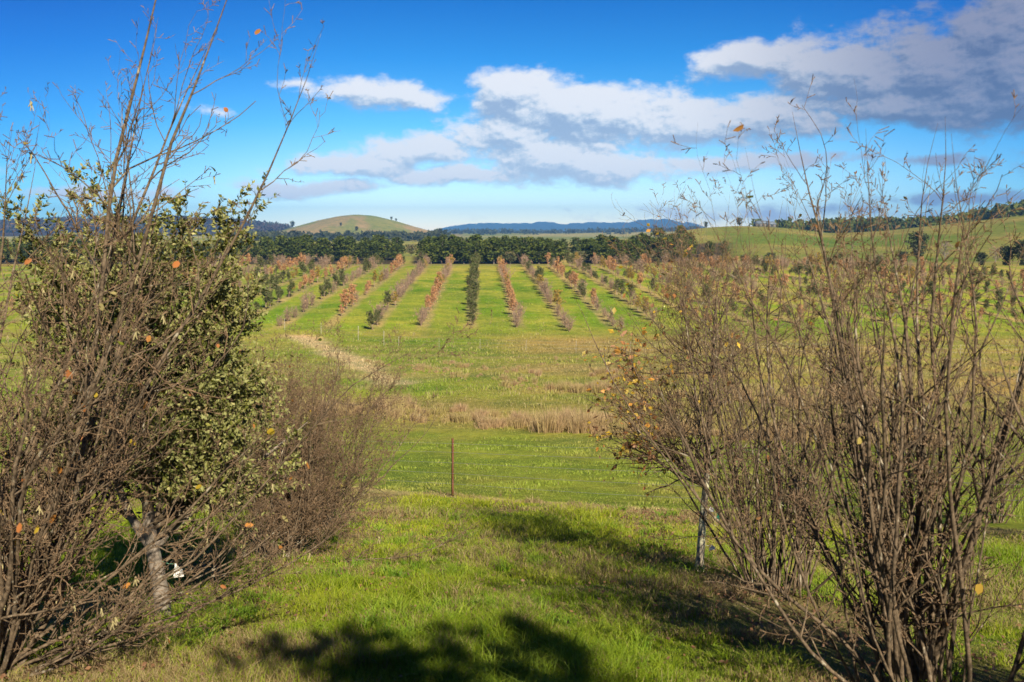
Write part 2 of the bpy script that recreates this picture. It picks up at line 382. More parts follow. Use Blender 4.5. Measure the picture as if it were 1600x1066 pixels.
def leaves(Cn, D, size, width=.45, fold=.25, upn=None):
    """folded pointed leaves: five vertices, two quads each"""
    n = len(Cn); D = unit(D); Nn = unit(rand_dirs(n)+np.array([0, 0, .6])) if upn is None else upn
    S = unit(np.cross(D, Nn)); Nn = np.cross(S, D)
    L_ = np.broadcast_to(size, (n,))[:, None]
    V = np.stack([Cn, Cn+D*L_*.45+S*L_*width*.5, Cn+D*L_*.5-Nn*L_*fold*.35, Cn+D*L_*.45-S*L_*width*.5, Cn+D*L_], 1)
    b = (np.arange(n)*5)[:, None]
    Q = np.concatenate([b+np.array([[0, 2, 4, 1]]), b+np.array([[0, 3, 4, 2]])])
    return V.reshape(-1, 3), Q
def round_leaves(Cn, D, size, width=.8, fold=.3):
    n = len(Cn); D = unit(D); S = unit(np.cross(D, rand_dirs(n))); Nn = np.cross(S, D); L_ = np.broadcast_to(size, (n,))[:, None]
    cu = rng.uniform(-.3, .5, (n, 1)); w = width*rng.uniform(.6, 1.1, (n, 1))
    V = np.stack([Cn, Cn+D*L_*.22+S*L_*w*.42, Cn+D*L_*.66+S*L_*w*.44-Nn*L_*cu*.3, Cn+D*L_-Nn*L_*cu, Cn+D*L_*.66-S*L_*w*.44-Nn*L_*cu*.3, Cn+D*L_*.22-S*L_*w*.42, Cn+D*L_*.45-Nn*L_*fold*.4], 1)
    b = (np.arange(n)*7)[:, None]
    Q = np.concatenate([b+np.array([[0, 6, 2, 1]]), b+np.array([[6, 4, 3, 2]]), b+np.array([[0, 5, 4, 6]])])
    return V.reshape(-1, 3), Q
def box(mb, c, h, rz=0, m=0, col=None):
    s = np.array([[-1, -1, -1], [1, -1, -1], [1, 1, -1], [-1, 1, -1], [-1, -1, 1], [1, -1, 1], [1, 1, 1], [-1, 1, 1]], float)*np.array(h)
    ca, sa = math.cos(rz), math.sin(rz); x = s[:, 0]*ca-s[:, 1]*sa; y = s[:, 0]*sa+s[:, 1]*ca
    V = np.stack([x, y, s[:, 2]], 1)+np.array(c)
    mb.add(V, [[0, 3, 2, 1], [4, 5, 6, 7], [0, 1, 5, 4], [1, 2, 6, 5], [2, 3, 7, 6], [3, 0, 4, 7]], m=m, col=col)

# ------------------------------------------------------------------ materials
def mat(name): 
    m = bpy.data.materials.new(name); m.use_nodes = True; nt = m.node_tree; nt.nodes.clear()
    o = nt.nodes.new('ShaderNodeOutputMaterial'); b = nt.nodes.new('ShaderNodeBsdfPrincipled'); nt.links.new(b.outputs[0], o.inputs[0])
    b.inputs['Roughness'].default_value = .8; b.inputs['Specular IOR Level'].default_value = .25
    return m, nt, b, o
def nmix(nt, f, a, b, mode='MIX'):
    n = nt.nodes.new('ShaderNodeMix'); n.data_type = 'RGBA'; n.blend_type = mode
    for i, v in ((0, f), (6, a), (7, b)):
        if hasattr(v, 'links'): nt.links.new(v, n.inputs[i])
        elif i == 0: n.inputs[0].default_value = v
        else: n.inputs[i].default_value = (*v, 1)
    return n.outputs[2]
def noise_(nt, scale, detail=4, rough=.55, vec=None, stretch=None):
    n = nt.nodes.new('ShaderNodeTexNoise'); n.inputs['Scale'].default_value = scale; n.inputs['Detail'].default_value = detail; n.inputs['Roughness'].default_value = rough
    if vec is None:
        tc = nt.nodes.new('ShaderNodeTexCoord'); vec = tc.outputs['Object']
    if stretch:
        v = nt.nodes.new('ShaderNodeVectorMath'); v.operation = 'MULTIPLY'; nt.links.new(vec, v.inputs[0]); v.inputs[1].default_value = stretch; vec = v.outputs[0]
    nt.links.new(vec, n.inputs['Vector']); return n.outputs[0]
def mrange(nt, v, a, b, c=0., d=1.):
    n = nt.nodes.new('ShaderNodeMapRange'); nt.links.new(v, n.inputs[0])
    for i, q in enumerate((a, b, c, d)): n.inputs[i+1].default_value = q
    return n.outputs[0]
def tone(nt):
    a = nt.nodes.new('ShaderNodeAttribute'); a.attribute_name = 'tone'; return a.outputs['Color']
def bark_mat(name, c1, c2, c3=None, scale=25, c3lo=.55):
    m, nt, b, o = mat(name)
    c = nmix(nt, mrange(nt, noise_(nt, scale, 5), .35, .65), c1, c2)
    if c3: c = nmix(nt, mrange(nt, noise_(nt, scale*.6, 4, stretch=(1, 1, .6)), c3lo, c3lo+.06), c, c3)
    nt.links.new(c, b.inputs['Base Color'])
    bp = nt.nodes.new('ShaderNodeBump'); bp.inputs['Strength'].default_value = .5; bp.inputs['Distance'].default_value = .01
    nt.links.new(noise_(nt, scale*2, 5, stretch=(1, 1, .25)), bp.inputs['Height']); nt.links.new(bp.outputs[0], b.inputs['Normal'])
    return m
def leaf_mat(name, back=None, trans=.3, rough=.5):
    m, nt, b, o = mat(name); b.inputs['Roughness'].default_value = rough; b.inputs['Specular IOR Level'].default_value = .35
    c = tone(nt)
    if back:
        g = nt.nodes.new('ShaderNodeNewGeometry'); c = nmix(nt, g.outputs['Backfacing'], c, back)
    nt.links.new(c, b.inputs['Base Color'])
    t = nt.nodes.new('ShaderNodeBsdfTranslucent'); nt.links.new(c, t.inputs[0])
    mx = nt.nodes.new('ShaderNodeMixShader'); mx.inputs[0].default_value = trans
    nt.links.new(b.outputs[0], mx.inputs[1]); nt.links.new(t.outputs[0], mx.inputs[2]); nt.links.new(mx.outputs[0], o.inputs[0])
    return m
M_HAZELBARK = bark_mat('hazel_bark', (.058, .042, .027), (.205, .152, .100), (.36, .32, .24), 30, .62)
M_TWIG = bark_mat('twig_bark', (.105, .066, .038), (.30, .205, .125), None, 60)
M_OAKBARK = bark_mat('oak_bark', (.19, .155, .125), (.31, .265, .22), (.36, .34, .26), 22, .60)
M_LICHEN = bark_mat('lichen_bark', (.24, .20, .15), (.42, .37, .28), (.66, .64, .43), 16, .50)
M_DARKTWIG = bark_mat('orchard_twig', (.24, .165, .125), (.40, .29, .22), None, 3)
M_LEAF = leaf_mat('autumn_leaf', None, .35)
M_HOLM = leaf_mat('holm_leaf', (.27, .28, .10), .15, .65)
M_FOL = leaf_mat('orchard_foliage', None, .2, .7)
M_PINE = leaf_mat('pine_needles', None, .1, .75)
M_GRASS = leaf_mat('grass_blade', None, .35, .55)

def ground_material():
    m, nt, b, o = mat('pasture')
    tc = nt.nodes.new('ShaderNodeTexCoord'); v = tc.outputs['Object']
    c = tone(nt)
    n1 = noise_(nt, 2.2, 8, .7, v); n2 = noise_(nt, .23, 8, .65, v, (1, 1.0, 1)); n3 = noise_(nt, .035, 8, .62, v); n4 = noise_(nt, .004, 9, .62, v)
    c = nmix(nt, 1.0, c, nmix(nt, mrange(nt, n1, .3, .7), (.55, .62, .55), (1.45, 1.38, 1.25)), 'MULTIPLY')
    c = nmix(nt, 1.0, c, nmix(nt, mrange(nt, n2, .33, .67), (.60, .74, .64), (1.45, 1.24, 1.3)), 'MULTIPLY')
    c = nmix(nt, 1.0, c, nmix(nt, mrange(nt, n3, .35, .65), (.80, .88, .84), (1.2, 1.10, 1.1)), 'MULTIPLY')
    c = nmix(nt, 1.0, c, nmix(nt, mrange(nt, n4, .35, .65), (.80, .90, .88), (1.2, 1.08, 1.1)), 'MULTIPLY')
    nt.links.new(c, b.inputs['Base Color']); b.inputs['Roughness'].default_value = .95; b.inputs['Specular IOR Level'].default_value = .1
    bp = nt.nodes.new('ShaderNodeBump'); bp.inputs['Strength'].default_value = .7; bp.inputs['Distance'].default_value = .05
    nt.links.new(noise_(nt, 5.0, 8, .75, v), bp.inputs['Height']); nt.links.new(bp.outputs[0], b.inputs['Normal'])
    return m

# ------------------------------------------------------------------ ground sheet
def build_ground():
    fine = np.arange(-33, 33.01, .115); L_ = np.concatenate([np.arange(-180, -60, 6), np.arange(-60, -33, 1.5)]); Rr = np.concatenate([np.arange(34, 60, 1.5), np.arange(60, 180.1, 6)])
    az = np.radians(np.concatenate([L_, fine, Rr])); az[-1] = math.pi; az[0] = -math.pi
    rr = np.concatenate([[.02], np.exp(np.linspace(math.log(.5), math.log(3), 16)), np.exp(np.linspace(math.log(3.05), math.log(11000), 760))])
    A, Rg = np.meshgrid(az, rr); x = Rg*np.sin(A); y = Rg*np.cos(A); z = H(x, y)
    col = cover(x, y).reshape(-1, 3)
    n, m = A.shape; i = (np.arange(n-1)*m)[:, None]+np.arange(m-1)[None, :]
    Q = np.stack([i, i+1, i+m+1, i+m], -1).reshape(-1, 4)
    Q = Q[:, ::-1]
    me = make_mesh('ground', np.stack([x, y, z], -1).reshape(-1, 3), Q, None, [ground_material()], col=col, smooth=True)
    o = link('ground', me); tag(o, 'green and straw-coloured pasture falling into a shallow valley and rising to hills', None, None, 'structure')
build_ground()

# ------------------------------------------------------------------ grass
def blades(x, y, h, w, col, name, label, lean=.5, seg=True):
    n = len(x); z = H(x, y)-.01; base = np.stack([x, y, z], 1)
    a = rng.uniform(0, 2*math.pi, n); f = rng.uniform(-1.25, 1.25, n)
    side = np.stack([np.cos(f), np.sin(f), np.zeros(n)], 1)*w[:, None]*.5
    ln = rng.uniform(.1, lean, n)*h; ld = np.stack([np.cos(a)*ln, np.sin(a)*ln, np.zeros(n)], 1)
    up = np.zeros((n, 3)); up[:, 2] = h
    mid = base+up*.55+ld*.3; tip = base+up*rng.uniform(.75, 1, n)[:, None]+ld*1.15
    V = np.stack([base-side, base+side, mid+side*.75, mid-side*.75, tip], 1).reshape(-1, 3)
    b = (np.arange(n)*5)[:, None]; Q = b+np.array([[0, 1, 2, 3]]); T = b+np.array([[3, 2, 4]])
    me = make_mesh(name, V, Q, T, [M_GRASS], col=np.repeat(col, 5, 0))
    o = link(name, me); tag(o, label, 'grass', None, 'stuff'); return o
def build_grass():
    n = 420000
    r = np.exp(rng.uniform(math.log(4.6), math.log(34), n)); a = rng.uniform(R(-31), R(31), n); x = r*np.sin(a); y = r*np.cos(a)
    s = fence_s(x, y); keep = s < .4+.3*rng.normal(size=n)*.3
    x, y, r = x[keep], y[keep], r[keep]; n = len(x); s = s[keep]
    tuft = fbm(x/.45, y/.45, 101, 3); big = fbm(x/2.2, y/1.6, 102, 3)
    rowd = np.minimum(np.abs(x+3.1), np.abs(x-2.75)); under = .85*sstep(1.5, .3, rowd+(tuft-.5)*1.4)*np.where(x < 0, .25+.75*sstep(7, 10, r), 1)
    h = (.035+.13*sstep(.45, .78, tuft)+.05*sstep(.5, .7, big))*rng.uniform(.6, 1.3, n)*(1-.35*under)
    h = h*(1+.3*sstep(-6, -1, s))*np.where(s > -.1, .9, 1)
    w = np.maximum(.0042, r*.00062)*rng.uniform(.7, 1.3, n)
    c1 = C3(.19, .29, .012); c2 = C3(.42, .44, .03); c3 = C3(.44, .36, .17); cb = C3(.24, .15, .08)
    t = np.clip(fbm(x/3, y/3, 103)*1.6-.35+rng.normal(0, .18, n), 0, 1)
    col = lerp(np.broadcast_to(c1, (n, 3)), np.broadcast_to(c2, (n, 3)), t)
    dry = (rng.uniform(size=n) < .11+.62*under+.65*sstep(.45, .60, fbm(x/2.2, y/1.4, 41))+.85*sstep(-.45, -.1, s))
    dc = lerp(np.broadcast_to(c3, (n, 3)), np.broadcast_to(cb, (n, 3)), rng.uniform(0, 1, n)**1.6)
    col = np.where(dry[:, None], dc, col)*rng.uniform(.75, 1.2, n)[:, None]
    h = np.where(dry, h*.8, h)
    blades(x, y, h, w, col, 'near_grass', 'lush green grass mixed with straw on the near slope', lean=1.3)
    # coarse broad-bladed clumps
    nc = 1500; rr_ = np.exp(rng.uniform(math.log(5), math.log(20), nc)); aa = rng.uniform(R(-25), R(25), nc); cx = rr_*np.sin(aa); cy = rr_*np.cos(aa)
    kk = (fbm(cx/1.8, cy/1.4, 131, 2) > .44) & (fence_s(cx, cy) < -.3); cx, cy, rr_ = cx[kk], cy[kk], rr_[kk]
    k = np.repeat(np.arange(len(cx)), 46); n2_ = len(k); q = rng.uniform(.5, 1.25, len(cx))
    x2 = cx[k]+rng.normal(0, .055, n2_)*q[k]; y2 = cy[k]+rng.normal(0, .055, n2_)*q[k]
    cc = lerp(np.broadcast_to(C3(.14, .27, .014), (len(cx), 3)), np.broadcast_to(C3(.34, .42, .04), (len(cx), 3)), rng.uniform(0, 1, len(cx)))[k]*rng.uniform(.8, 1.2, (n2_, 1))
    blades(x2, y2, .17*q[k]*rng.uniform(.5, 1.1, n2_), np.maximum(.008, rr_[k]*.0008)*rng.uniform(.7, 1.2, n2_), cc, 'coarse_grass', 'coarse bright grass clumps on the near slope', lean=1.6)
    n = 330000
    r = np.exp(rng.uniform(math.log(19), math.log(200), n)); a = rng.uniform(R(-30), R(30), n); x = r*np.sin(a); y = r*np.cos(a)
    s = fence_s(x, y); k = s > .2; x, y, r, s = x[k], y[k], r[k], s[k]; n = len(x)
    tf = fbm(x/1.2, y/1.2, 111, 3)
    h = (.03+.10*sstep(.5, .8, tf))*rng.uniform(.6, 1.3, n)*(1+1.4*sstep(44, 56, y)*sstep(130, 100, y))
    w = r*.0007*rng.uniform(.7, 1.4, n)
    col = cover(x, y)*1.25*rng.uniform(.72, 1.18, (n, 1))*(.85+.35*tf[:, None])
    dry = rng.uniform(size=n) < .04+.2*sstep(44, 56, y); col = np.where(dry[:, None], C3(.42, .35, .16)*rng.uniform(.7, 1.1, (n, 1)), col)
    blades(x, y, h, w, col, 'paddock_grass', 'short cropped grass of the paddock beyond the wire fence')
build_grass()

def build_tussocks():
    """band of dry rushes along the gully: clumps of upright blades"""
    cx, cy, sz = [], [], []
    def strip(pa, pb, depth, n, s0, s1):
        A = ground_at(*pa)[:2]; B = ground_at(*pb)[:2]
        t = rng.uniform(0, 1, n); d = rng.uniform(0, depth, n)*rng.uniform(.3, 1, n)
        cx.append(A[0]+(B[0]-A[0])*t+rng.normal(0, .3, n)); cy.append(A[1]+(B[1]-A[1])*t+d); sz.append(rng.uniform(s0, s1, n))
    strip((590, 654), (720, 664), 6, 26, .5, 1.05); strip((700, 668), (960, 682), 7, 70, .5, 1.15); strip((720, 664), (900, 676), 2, 22, .9, 1.2); strip((940, 684), (1500, 700), 7, 110, .5, 1.1)
    strip((100, 640), (600, 655), 6, 90, .5, 1.1)
    strip((1000, 640), (1600, 640), 8, 90, .5, 1.0)
    strip((760, 592), (840, 600), 2, 10, .35, .6); strip((860, 612), (960, 616), 3, 26, .5, .8); strip((640, 575), (800, 606), 3, 22, .3, .55)
    strip((690, 570), (860, 592), 3, 16, .3, .5); strip((900, 590), (1050, 600), 8, 26, .3, .6); strip((560, 566), (1000, 640), 6, 90, .12, .26); strip((560, 600), (980, 560), 9, 70, .12, .26)
    cx = np.concatenate(cx); cy = np.concatenate(cy); sz = np.concatenate(sz)
    nz = fbm(cx/2.2, cy/1.8, 141, 2); kp = nz > .27; cx, cy, sz, nz = cx[kp], cy[kp], sz[kp], nz[kp]; sz = sz*(.62+.62*sstep(.36, .62, nz))
    per = 110; n = len(cx)*per; k = np.repeat(np.arange(len(cx)), per)
    a = rng.uniform(0, 2*math.pi, n); rr_ = np.abs(rng.normal(0, .26, n))*sz[k]; 
    bx = cx[k]+np.cos(a)*rr_; by = cy[k]+np.sin(a)*rr_; base = np.stack([bx, by, H(bx, by)-.02], 1)
    h = sz[k]*rng.uniform(.4, .92, n); out = np.stack([np.cos(a), np.sin(a), np.zeros(n)], 1)*(rng.uniform(.05, .62, n)*h)[:, None]
    f = rng.uniform(-1, 1, n); side = np.stack([np.cos(f), np.sin(f), np.zeros(n)], 1)*.011
    up = np.zeros((n, 3)); up[:, 2] = h
    mid = base+up*.5+out*.35; tip = base+up+out
    V = np.stack([base-side, base+side, mid+side, mid-side, tip], 1).reshape(-1, 3)
    b = (np.arange(n)*5)[:, None]
    c = lerp(np.broadcast_to(C3(.47, .33, .185), (n, 3)), np.broadcast_to(C3(.44, .38, .14), (n, 3)), rng.uniform(0, 1, len(cx))[k]**2)*rng.uniform(.7, 1.2, (n, 1))
    me = make_mesh('dry_rushes', V, b+np.array([[0, 1, 2, 3]]), b+np.array([[3, 2, 4]]), [M_GRASS], col=np.repeat(c, 5, 0))
    tag(link('dry_rushes', me), 'pinkish brown dry rush clumps in a band along the gully', 'rushes', None, 'stuff')
build_tussocks()

def build_litter():
    n = 9000
    k = rng.uniform(size=n); x = np.where(k < .35, rng.normal(-3.0, .8, n), np.where(k < .85, rng.normal(2.6, .85, n), rng.uniform(-3, 4, n)))
    y = rng.uniform(5, 19, n); z = H(x, y)+rng.uniform(.01, .07, n)
    D = rand_dirs(n); D[:, 2] *= .3
    V, Q = leaves(np.stack([x, y, z], 1), D, rng.uniform(.022, .05, n), .7, .4)
    c = lerp(np.broadcast_to(C3(.36, .19, .10), (n, 3)), np.broadcast_to(C3(.20, .12, .08), (n, 3)), rng.uniform(0, 1, n))
    me = make_mesh('leaf_litter', V, Q, None, [M_LEAF], col=np.repeat(c, 5, 0))
    tag(link('leaf_litter', me), 'curled brown fallen leaves lying under the two rows of shrubs', 'fallen leaves', None, 'stuff')
build_litter()

# ------------------------------------------------------------------ near shrubs
def hazel(name, loc, height, nst, spread, label, cat='shrub', group=None, dens=1.0, stemr=.016, leafn=60, catk=0, tilt=(0, 0), lcols=None, seed=0, extra=None, base_r=.16, up=.5, small=False):
    global rng
    rng = np.random.default_rng(100+seed)
    root = empty(name, (loc[0], loc[1], loc[2]-.03)); tag(root, label, cat, group)
    az = rng.uniform(0, 2*math.pi, nst); th = np.abs(rng.normal(0, spread, nst))+.04
    S = np.stack([np.cos(az)*rng.uniform(.02, base_r, nst), np.sin(az)*rng.uniform(.02, base_r, nst), np.full(nst, -.05)], 1)
    D = np.stack([np.sin(th)*np.cos(az)+tilt[0], np.sin(th)*np.sin(az)+tilt[1], np.cos(th)], 1)
    Ln = height*rng.uniform(.6, 1.06, nst)
    Rd = stemr*rng.uniform(.55, 1.25, nst)
    if extra is not None:       # hand-placed stems: (dx,dy,dz, length, radius)
        S = np.concatenate([S, np.zeros((len(extra), 3))+rng.normal(0, .06, (len(extra), 3))*[1, 1, 0]]); D = np.concatenate([D, [e[:3] for e in extra]])
        Ln = np.concatenate([Ln, [e[3] for e in extra]]); Rd = np.concatenate([Rd, [e[4] for e in extra]]); nst += len(extra)
    wnd = np.full((nst, 1), .085)
    if extra is not None: wnd[-len(extra):] = .055
    P0, R0 = grow(S, D, Ln, Rd, 16, wnd, up, .30); R0 = R0*np.clip((1-np.linspace(0, 1, 16))*3.2+.14, 0, 1)[None, :]
    lo = .12
    s1 = sprout(P0, R0, Ln, int(13*dens), lo, .97, .68, .26, rf=.6); id1 = s1[4]
    P1, R1 = grow(s1[0], s1[1], s1[2], s1[3], 8, .15, .7, .35)
    s2 = sprout(P1, R1, s1[2], int(6*dens), .12, 1., .75, .33, rf=.75, shrink=.4); id2 = id1[s2[4]]
    P2, R2 = grow(s2[0], s2[1], s2[2], np.maximum(s2[3], .0016), 5, .2, .4, .5)
    s3 = sprout(P2, R2, s2[2], 4, .2, 1., .8, .25, rf=.9, shrink=.2)
    ln3 = np.clip(s3[2], .015, .06); id3 = id2[s3[4]]
    P3, R3 = grow(s3[0], s3[1], ln3, np.maximum(s3[3], .0024), 2, .1, .1, 1.1)
    for st in range(nst):
        mb = MB(); V, Q = tubes(P0[st:st+1], R0[st:st+1], 7); mb.add(V, Q)
        k = id1 == st
        if k.any(): V, Q = tubes(P1[k], R1[k], 4); mb.add(V, Q)
        k = id2 == st
        if k.any(): V, Q = tubes(P2[k], R2[k], 3); mb.add(V, Q, m=1)
        k = id3 == st
        if k.any() and not small: V, Q = tubes(P3[k], R3[k], 3); mb.add(V, Q, m=1)
        link('stem', mb.mesh('stem', [M_HAZELBARK, M_TWIG], True), root)
    # remaining leaves
    if leafn:
        k = rng.integers(0, len(P2), leafn); C_ = P2[k, -1]; D = rand_dirs(leafn); D[:, 2] -= .5
        sz = rng.uniform(.03, .07, leafn)
        V, Q = round_leaves(C_, D, sz)
        pal = lcols or [(.42, .20, .05), (.50, .33, .05), (.22, .26, .04), (.30, .16, .07), (.45, .36, .10)]
        c = np.array(pal)[rng.integers(0, len(pal), leafn)]*rng.uniform(.8, 1.2, (leafn, 1))
        mb = MB(); mb.add(V, Q, col=np.repeat(c, 7, 0)); link('foliage', mb.mesh('foliage', [M_LEAF]), root)
    if catk:
        P, Rr_ = grow(rng.normal(0, .004, (4, 3)), np.array([0, 0, -1.0])+rng.normal(0, .25, (4, 3)), rng.uniform(.035, .06, 4), np.full(4, .0048), 4, .15, 0, .6)
        V, Q = tubes(P, Rr_, 4); mb = MB(); mb.add(V, Q, col=C3(.60, .53, .28)); cm = mb.mesh('catkin', [M_LEAF])
        for q in rng.integers(0, len(P2), catk): o = link('catkin', cm, root, P2[q, 3]); o.rotation_euler = (0, 0, rng.uniform(0, 6))
    return root

def oak(name, loc, height, crown_r, label, evergreen=True, seed=0, bark=None, trunk_h=.9, trunk_r=.075, nl=15, per1=8, per2=8, leafper=12, lobe=None, leafsize=.036, pal=None, leaf_frac=1.0, tilt=(0, 0), cat='tree', group=None, drop_low=.18):
    global rng
    rng = np.random.default_rng(500+seed)
    root = empty(name, (loc[0], loc[1], loc[2]-.03)); tag(root, label, cat, group)
    bark = bark or M_OAKBARK
    # trunk runs up through the crown
    S = np.array([[0, 0, -.05]]); D = np.array([[tilt[0], tilt[1], 1.0]])
    P0, R0 = grow(S, D, np.array([height*.8]), np.array([trunk_r]), 16, .05 if evergreen else .022, .2, .22)
    R0[0, 0] *= 1.3
    V, Q = tubes(P0, R0, 12); mb = MB(); cut = V[Q[:, 0], 2] > trunk_h*1.15; mb.add(V, Q); mb.qm[-1] = cut.astype(int)
    for e in range(2 if evergreen else 0):  # forked leader
        S1 = P0[:, 4]; D1 = np.array([[(-1)**e*.5+tilt[0], .2-e*.3, 1.0]])
        Pf, Rf = grow(S1, D1, np.array([height*(.5 if evergreen else .3)]), np.array([trunk_r*.6]), 10, .1, .4, .08); V, Q = tubes(Pf, Rf, 8); mb.add(V, Q)
    link('trunk', mb.mesh('trunk', [bark, M_HAZELBARK], True), root)
    Lr = np.full(1, 1.0)
    t0 = trunk_h/(height*.8)
    S, D, ln, rd, _ = sprout(P0, R0, np.array([crown_r]), nl, t0, 1., 1.0, 1.05, .25, .5, 0)
    if lobe is not None:
        d = np.array(lobe, float); m = max(3, nl//4); ll = np.linalg.norm(d)
        S = np.concatenate([S, P0[0, [5]*m]]); D = np.concatenate([D, unit(d)+rng.normal(0, .2, (m, 3))]); ln = np.concatenate([ln, np.full(m, ll)*rng.uniform(.8, 1.1, m)]); rd = np.concatenate([rd, np.full(m, .02)])
    tz = (S[:, 2]-trunk_h)/(height-trunk_h); prof_ = np.clip(np.sqrt(np.clip(1-(np.clip(tz, 0, 1)*1.15-.35)**2, 0.1, 1)), .35, 1)
    ln = ln*np.where(np.arange(len(ln)) < nl, prof_, 1)
    P1, R1 = grow(S, D, ln, np.clip(rd, .006, .026), 9, .12, .65, .10)
    s2 = sprout(P1, R1, ln, per1, drop_low, 1., .75, .45, rf=.6, shrink=.3)
    P2, R2 = grow(s2[0], s2[1], s2[2], np.maximum(s2[3], .0025), 6, .17, .5, .4)
    s3 = sprout(P2, R2, s2[2], per2, .1, 1., .8, .5, rf=.7, shrink=.3)
    ln3 = np.clip(s3[2], .05, .3)
    P3, R3 = grow(s3[0], s3[1], ln3, np.maximum(s3[3], .0017), 4, .2, .3, .6)
    mb = MB()
    for P_, R_, sd_, m_ in ((P1, R1, 5, 0), (P2, R2, 4, 0), (P3, R3, 3, 1)):
        V, Q = tubes(P_, R_, sd_); mb.add(V, Q, m=m_)
    link('branch_frame', mb.mesh('branch_frame', [M_HAZELBARK, M_TWIG], True), root)
    s4 = sprout(P3, R3, ln3, leafper, .05, 1., .95, .3)
    k = rng.uniform(size=len(s4[0])) < leaf_frac
    if leaf_frac < 1:  # leaves hang on in clusters, most on the outer side
        cl = rng.uniform(size=len(P2)) < leaf_frac*1.6
        k = rng.uniform(size=len(s4[0])) < np.where(s4[0][:, 0] < -.35, leaf_frac*1.6*(s4[0][:, 2] < 2.9)+leaf_frac*.3, leaf_frac*.3)
        k = k & (cl[s3[4][s4[4]]] | (s4[0][:, 0] < -.6))
    C_, D = s4[0][k], s4[1][k]; m = len(C_)
    if not evergreen: D[:, 2] -= .5
    V, Q = leaves(C_, D, leafsize*rng.uniform(.5, 1.5, m), .5 if evergreen else .62, .25)
    pal = pal or [(.11, .125, .018), (.15, .16, .022), (.22, .22, .045), (.36, .34, .14), (.085, .105, .016), (.07, .09, .014), (.12, .13, .02)]
    c = np.array(pal)[rng.integers(0, len(pal), m)]*rng.uniform(.75, 1.25, (m, 1))
    mb = MB(); mb.add(V, Q, col=np.repeat(c, 5, 0)); link('crown', mb.mesh('crown', [M_HOLM if evergreen else M_LEAF]), root)
    return root
def gp(px, py, **k): return ground_at(px, py)
def gxy(x, y): return np.array([x, y, float(H(x, y))])

L1 = gxy(-3.5, 6.4); L2 = gp(255, 968); L3 = gp(440, 876); R1p = gxy(2.6, 5.9); R2p = gp(1215, 930); R3p = gp(1093, 893)
GL = 'near shrubs of the left row'; GR = 'near shrubs of the right row'
hazel('hazel_shrub', L1, 3.95, 36, .34, 'tall nearly bare hazel at the left edge with catkins and a few yellow leaves', group=GL, dens=1.05, leafn=130, catk=95, tilt=(.16, .05), seed=1, stemr=.017,
      extra=[(.56, .10, 1, 5.4, .021), (.36, .05, 1, 5.2, .020), (.68, .1, 1, 4.9, .018), (.18, .1, 1, 5.0, .019), (.50, .3, 1, 4.7, .017), (1.0, .25, .55, 2.9, .013), (1.1, -.1, .40, 2.6, .012), (.9, .0, .75, 3.0, .014), (.8, .4, .3, 2.4, .011), (.7, -.2, .9, 3.1, .014), (1.0, .1, .25, 2.6, .012), (1.1, .3, .12, 2.4, .011), (.8, -.3, .2, 2.2, .011), (1.0, .5, .4, 2.9, .012)],
      lcols=[(.50, .22, .05), (.55, .40, .04), (.28, .33, .03), (.45, .17, .05), (.50, .43, .18)])
oak('holm_oak', L2, 3.35, 1.12, 'evergreen oak with small grey-green leaves and a white tag on its trunk', seed=2, lobe=(1.15, .1, .55), nl=38, per1=10, per2=8, leafper=19, leafsize=.037, group=GL, trunk_h=.75, trunk_r=.072)
hazel('hazel_shrub', L3, 3.0, 60, .5, 'rounded brown bare hazel just right of the evergreen oak', group=GL, dens=1.6, leafn=60, seed=3, stemr=.010, tilt=(.12, 0), base_r=.25, up=.9)
hazel('hazel_shrub', gxy(-3.2, 16.0), 3.3, 44, .5, 'pinkish bare hazel behind the rounded hazel, last in the left row', group=GL, dens=.9, leafn=20, seed=4, stemr=.010, small=True)
hazel('hazel_shrub', R1p, 3.45, 46, .27, 'large bare hazel with tall dark upright stems in the right foreground', group=GR, dens=.72, leafn=25, seed=5, stemr=.0145, base_r=.42, tilt=(-.08, 0), up=.8,
      extra=[(-.28, .05, 1, 3.75, .020), (-.20, .15, 1, 3.6, .015), (.12, .02, 1, 3.6, .017), (-.38, .1, 1, 3.2, .018), (-.52, .1, .9, 2.6, .015), (-.2, .1, 1, 3.3, .02), (.1, -.1, 1, 3.4, .03)])
hazel('hazel_shrub', R2p+[-.03, 0, 0], 3.9, 44, .32, 'bare multi-stemmed hazel between the lichened oak and the large foreground hazel', group=GR, dens=.75, leafn=40, seed=6, stemr=.0115, base_r=.36, up=.8, tilt=(-.13, 0),
      extra=[(-.3, 0, 1, 3.6, .015), (-.55, -.1, .9, 3.0, .014), (.1, 0, 1, 3.9, .016)], lcols=[(.45, .22, .08), (.34, .18, .08), (.5, .36, .1)])
oak('deciduous_oak', R3p, 4.1, 1.35, 'nearly bare oak with a pale lichened trunk and orange-yellow leaves at its left side', evergreen=False, seed=7, bark=M_LICHEN, trunk_r=.05, trunk_h=1.0, nl=34, per1=11, per2=7, leafper=4, leaf_frac=.18, lobe=(-1.05, -.1, 1.25), leafsize=.062,
    pal=[(.60, .30, .06), (.62, .42, .05), (.45, .20, .07), (.40, .22, .12), (.5, .38, .08)], group=GR, tilt=(.02, 0))
hazel('hazel_shrub', gxy(3.55, 4.7), 2.9, 34, .24, 'dark bare hazel cut off by the right edge of the view', group=GR, dens=.75, leafn=8, seed=8, stemr=.017, tilt=(-.04, 0))
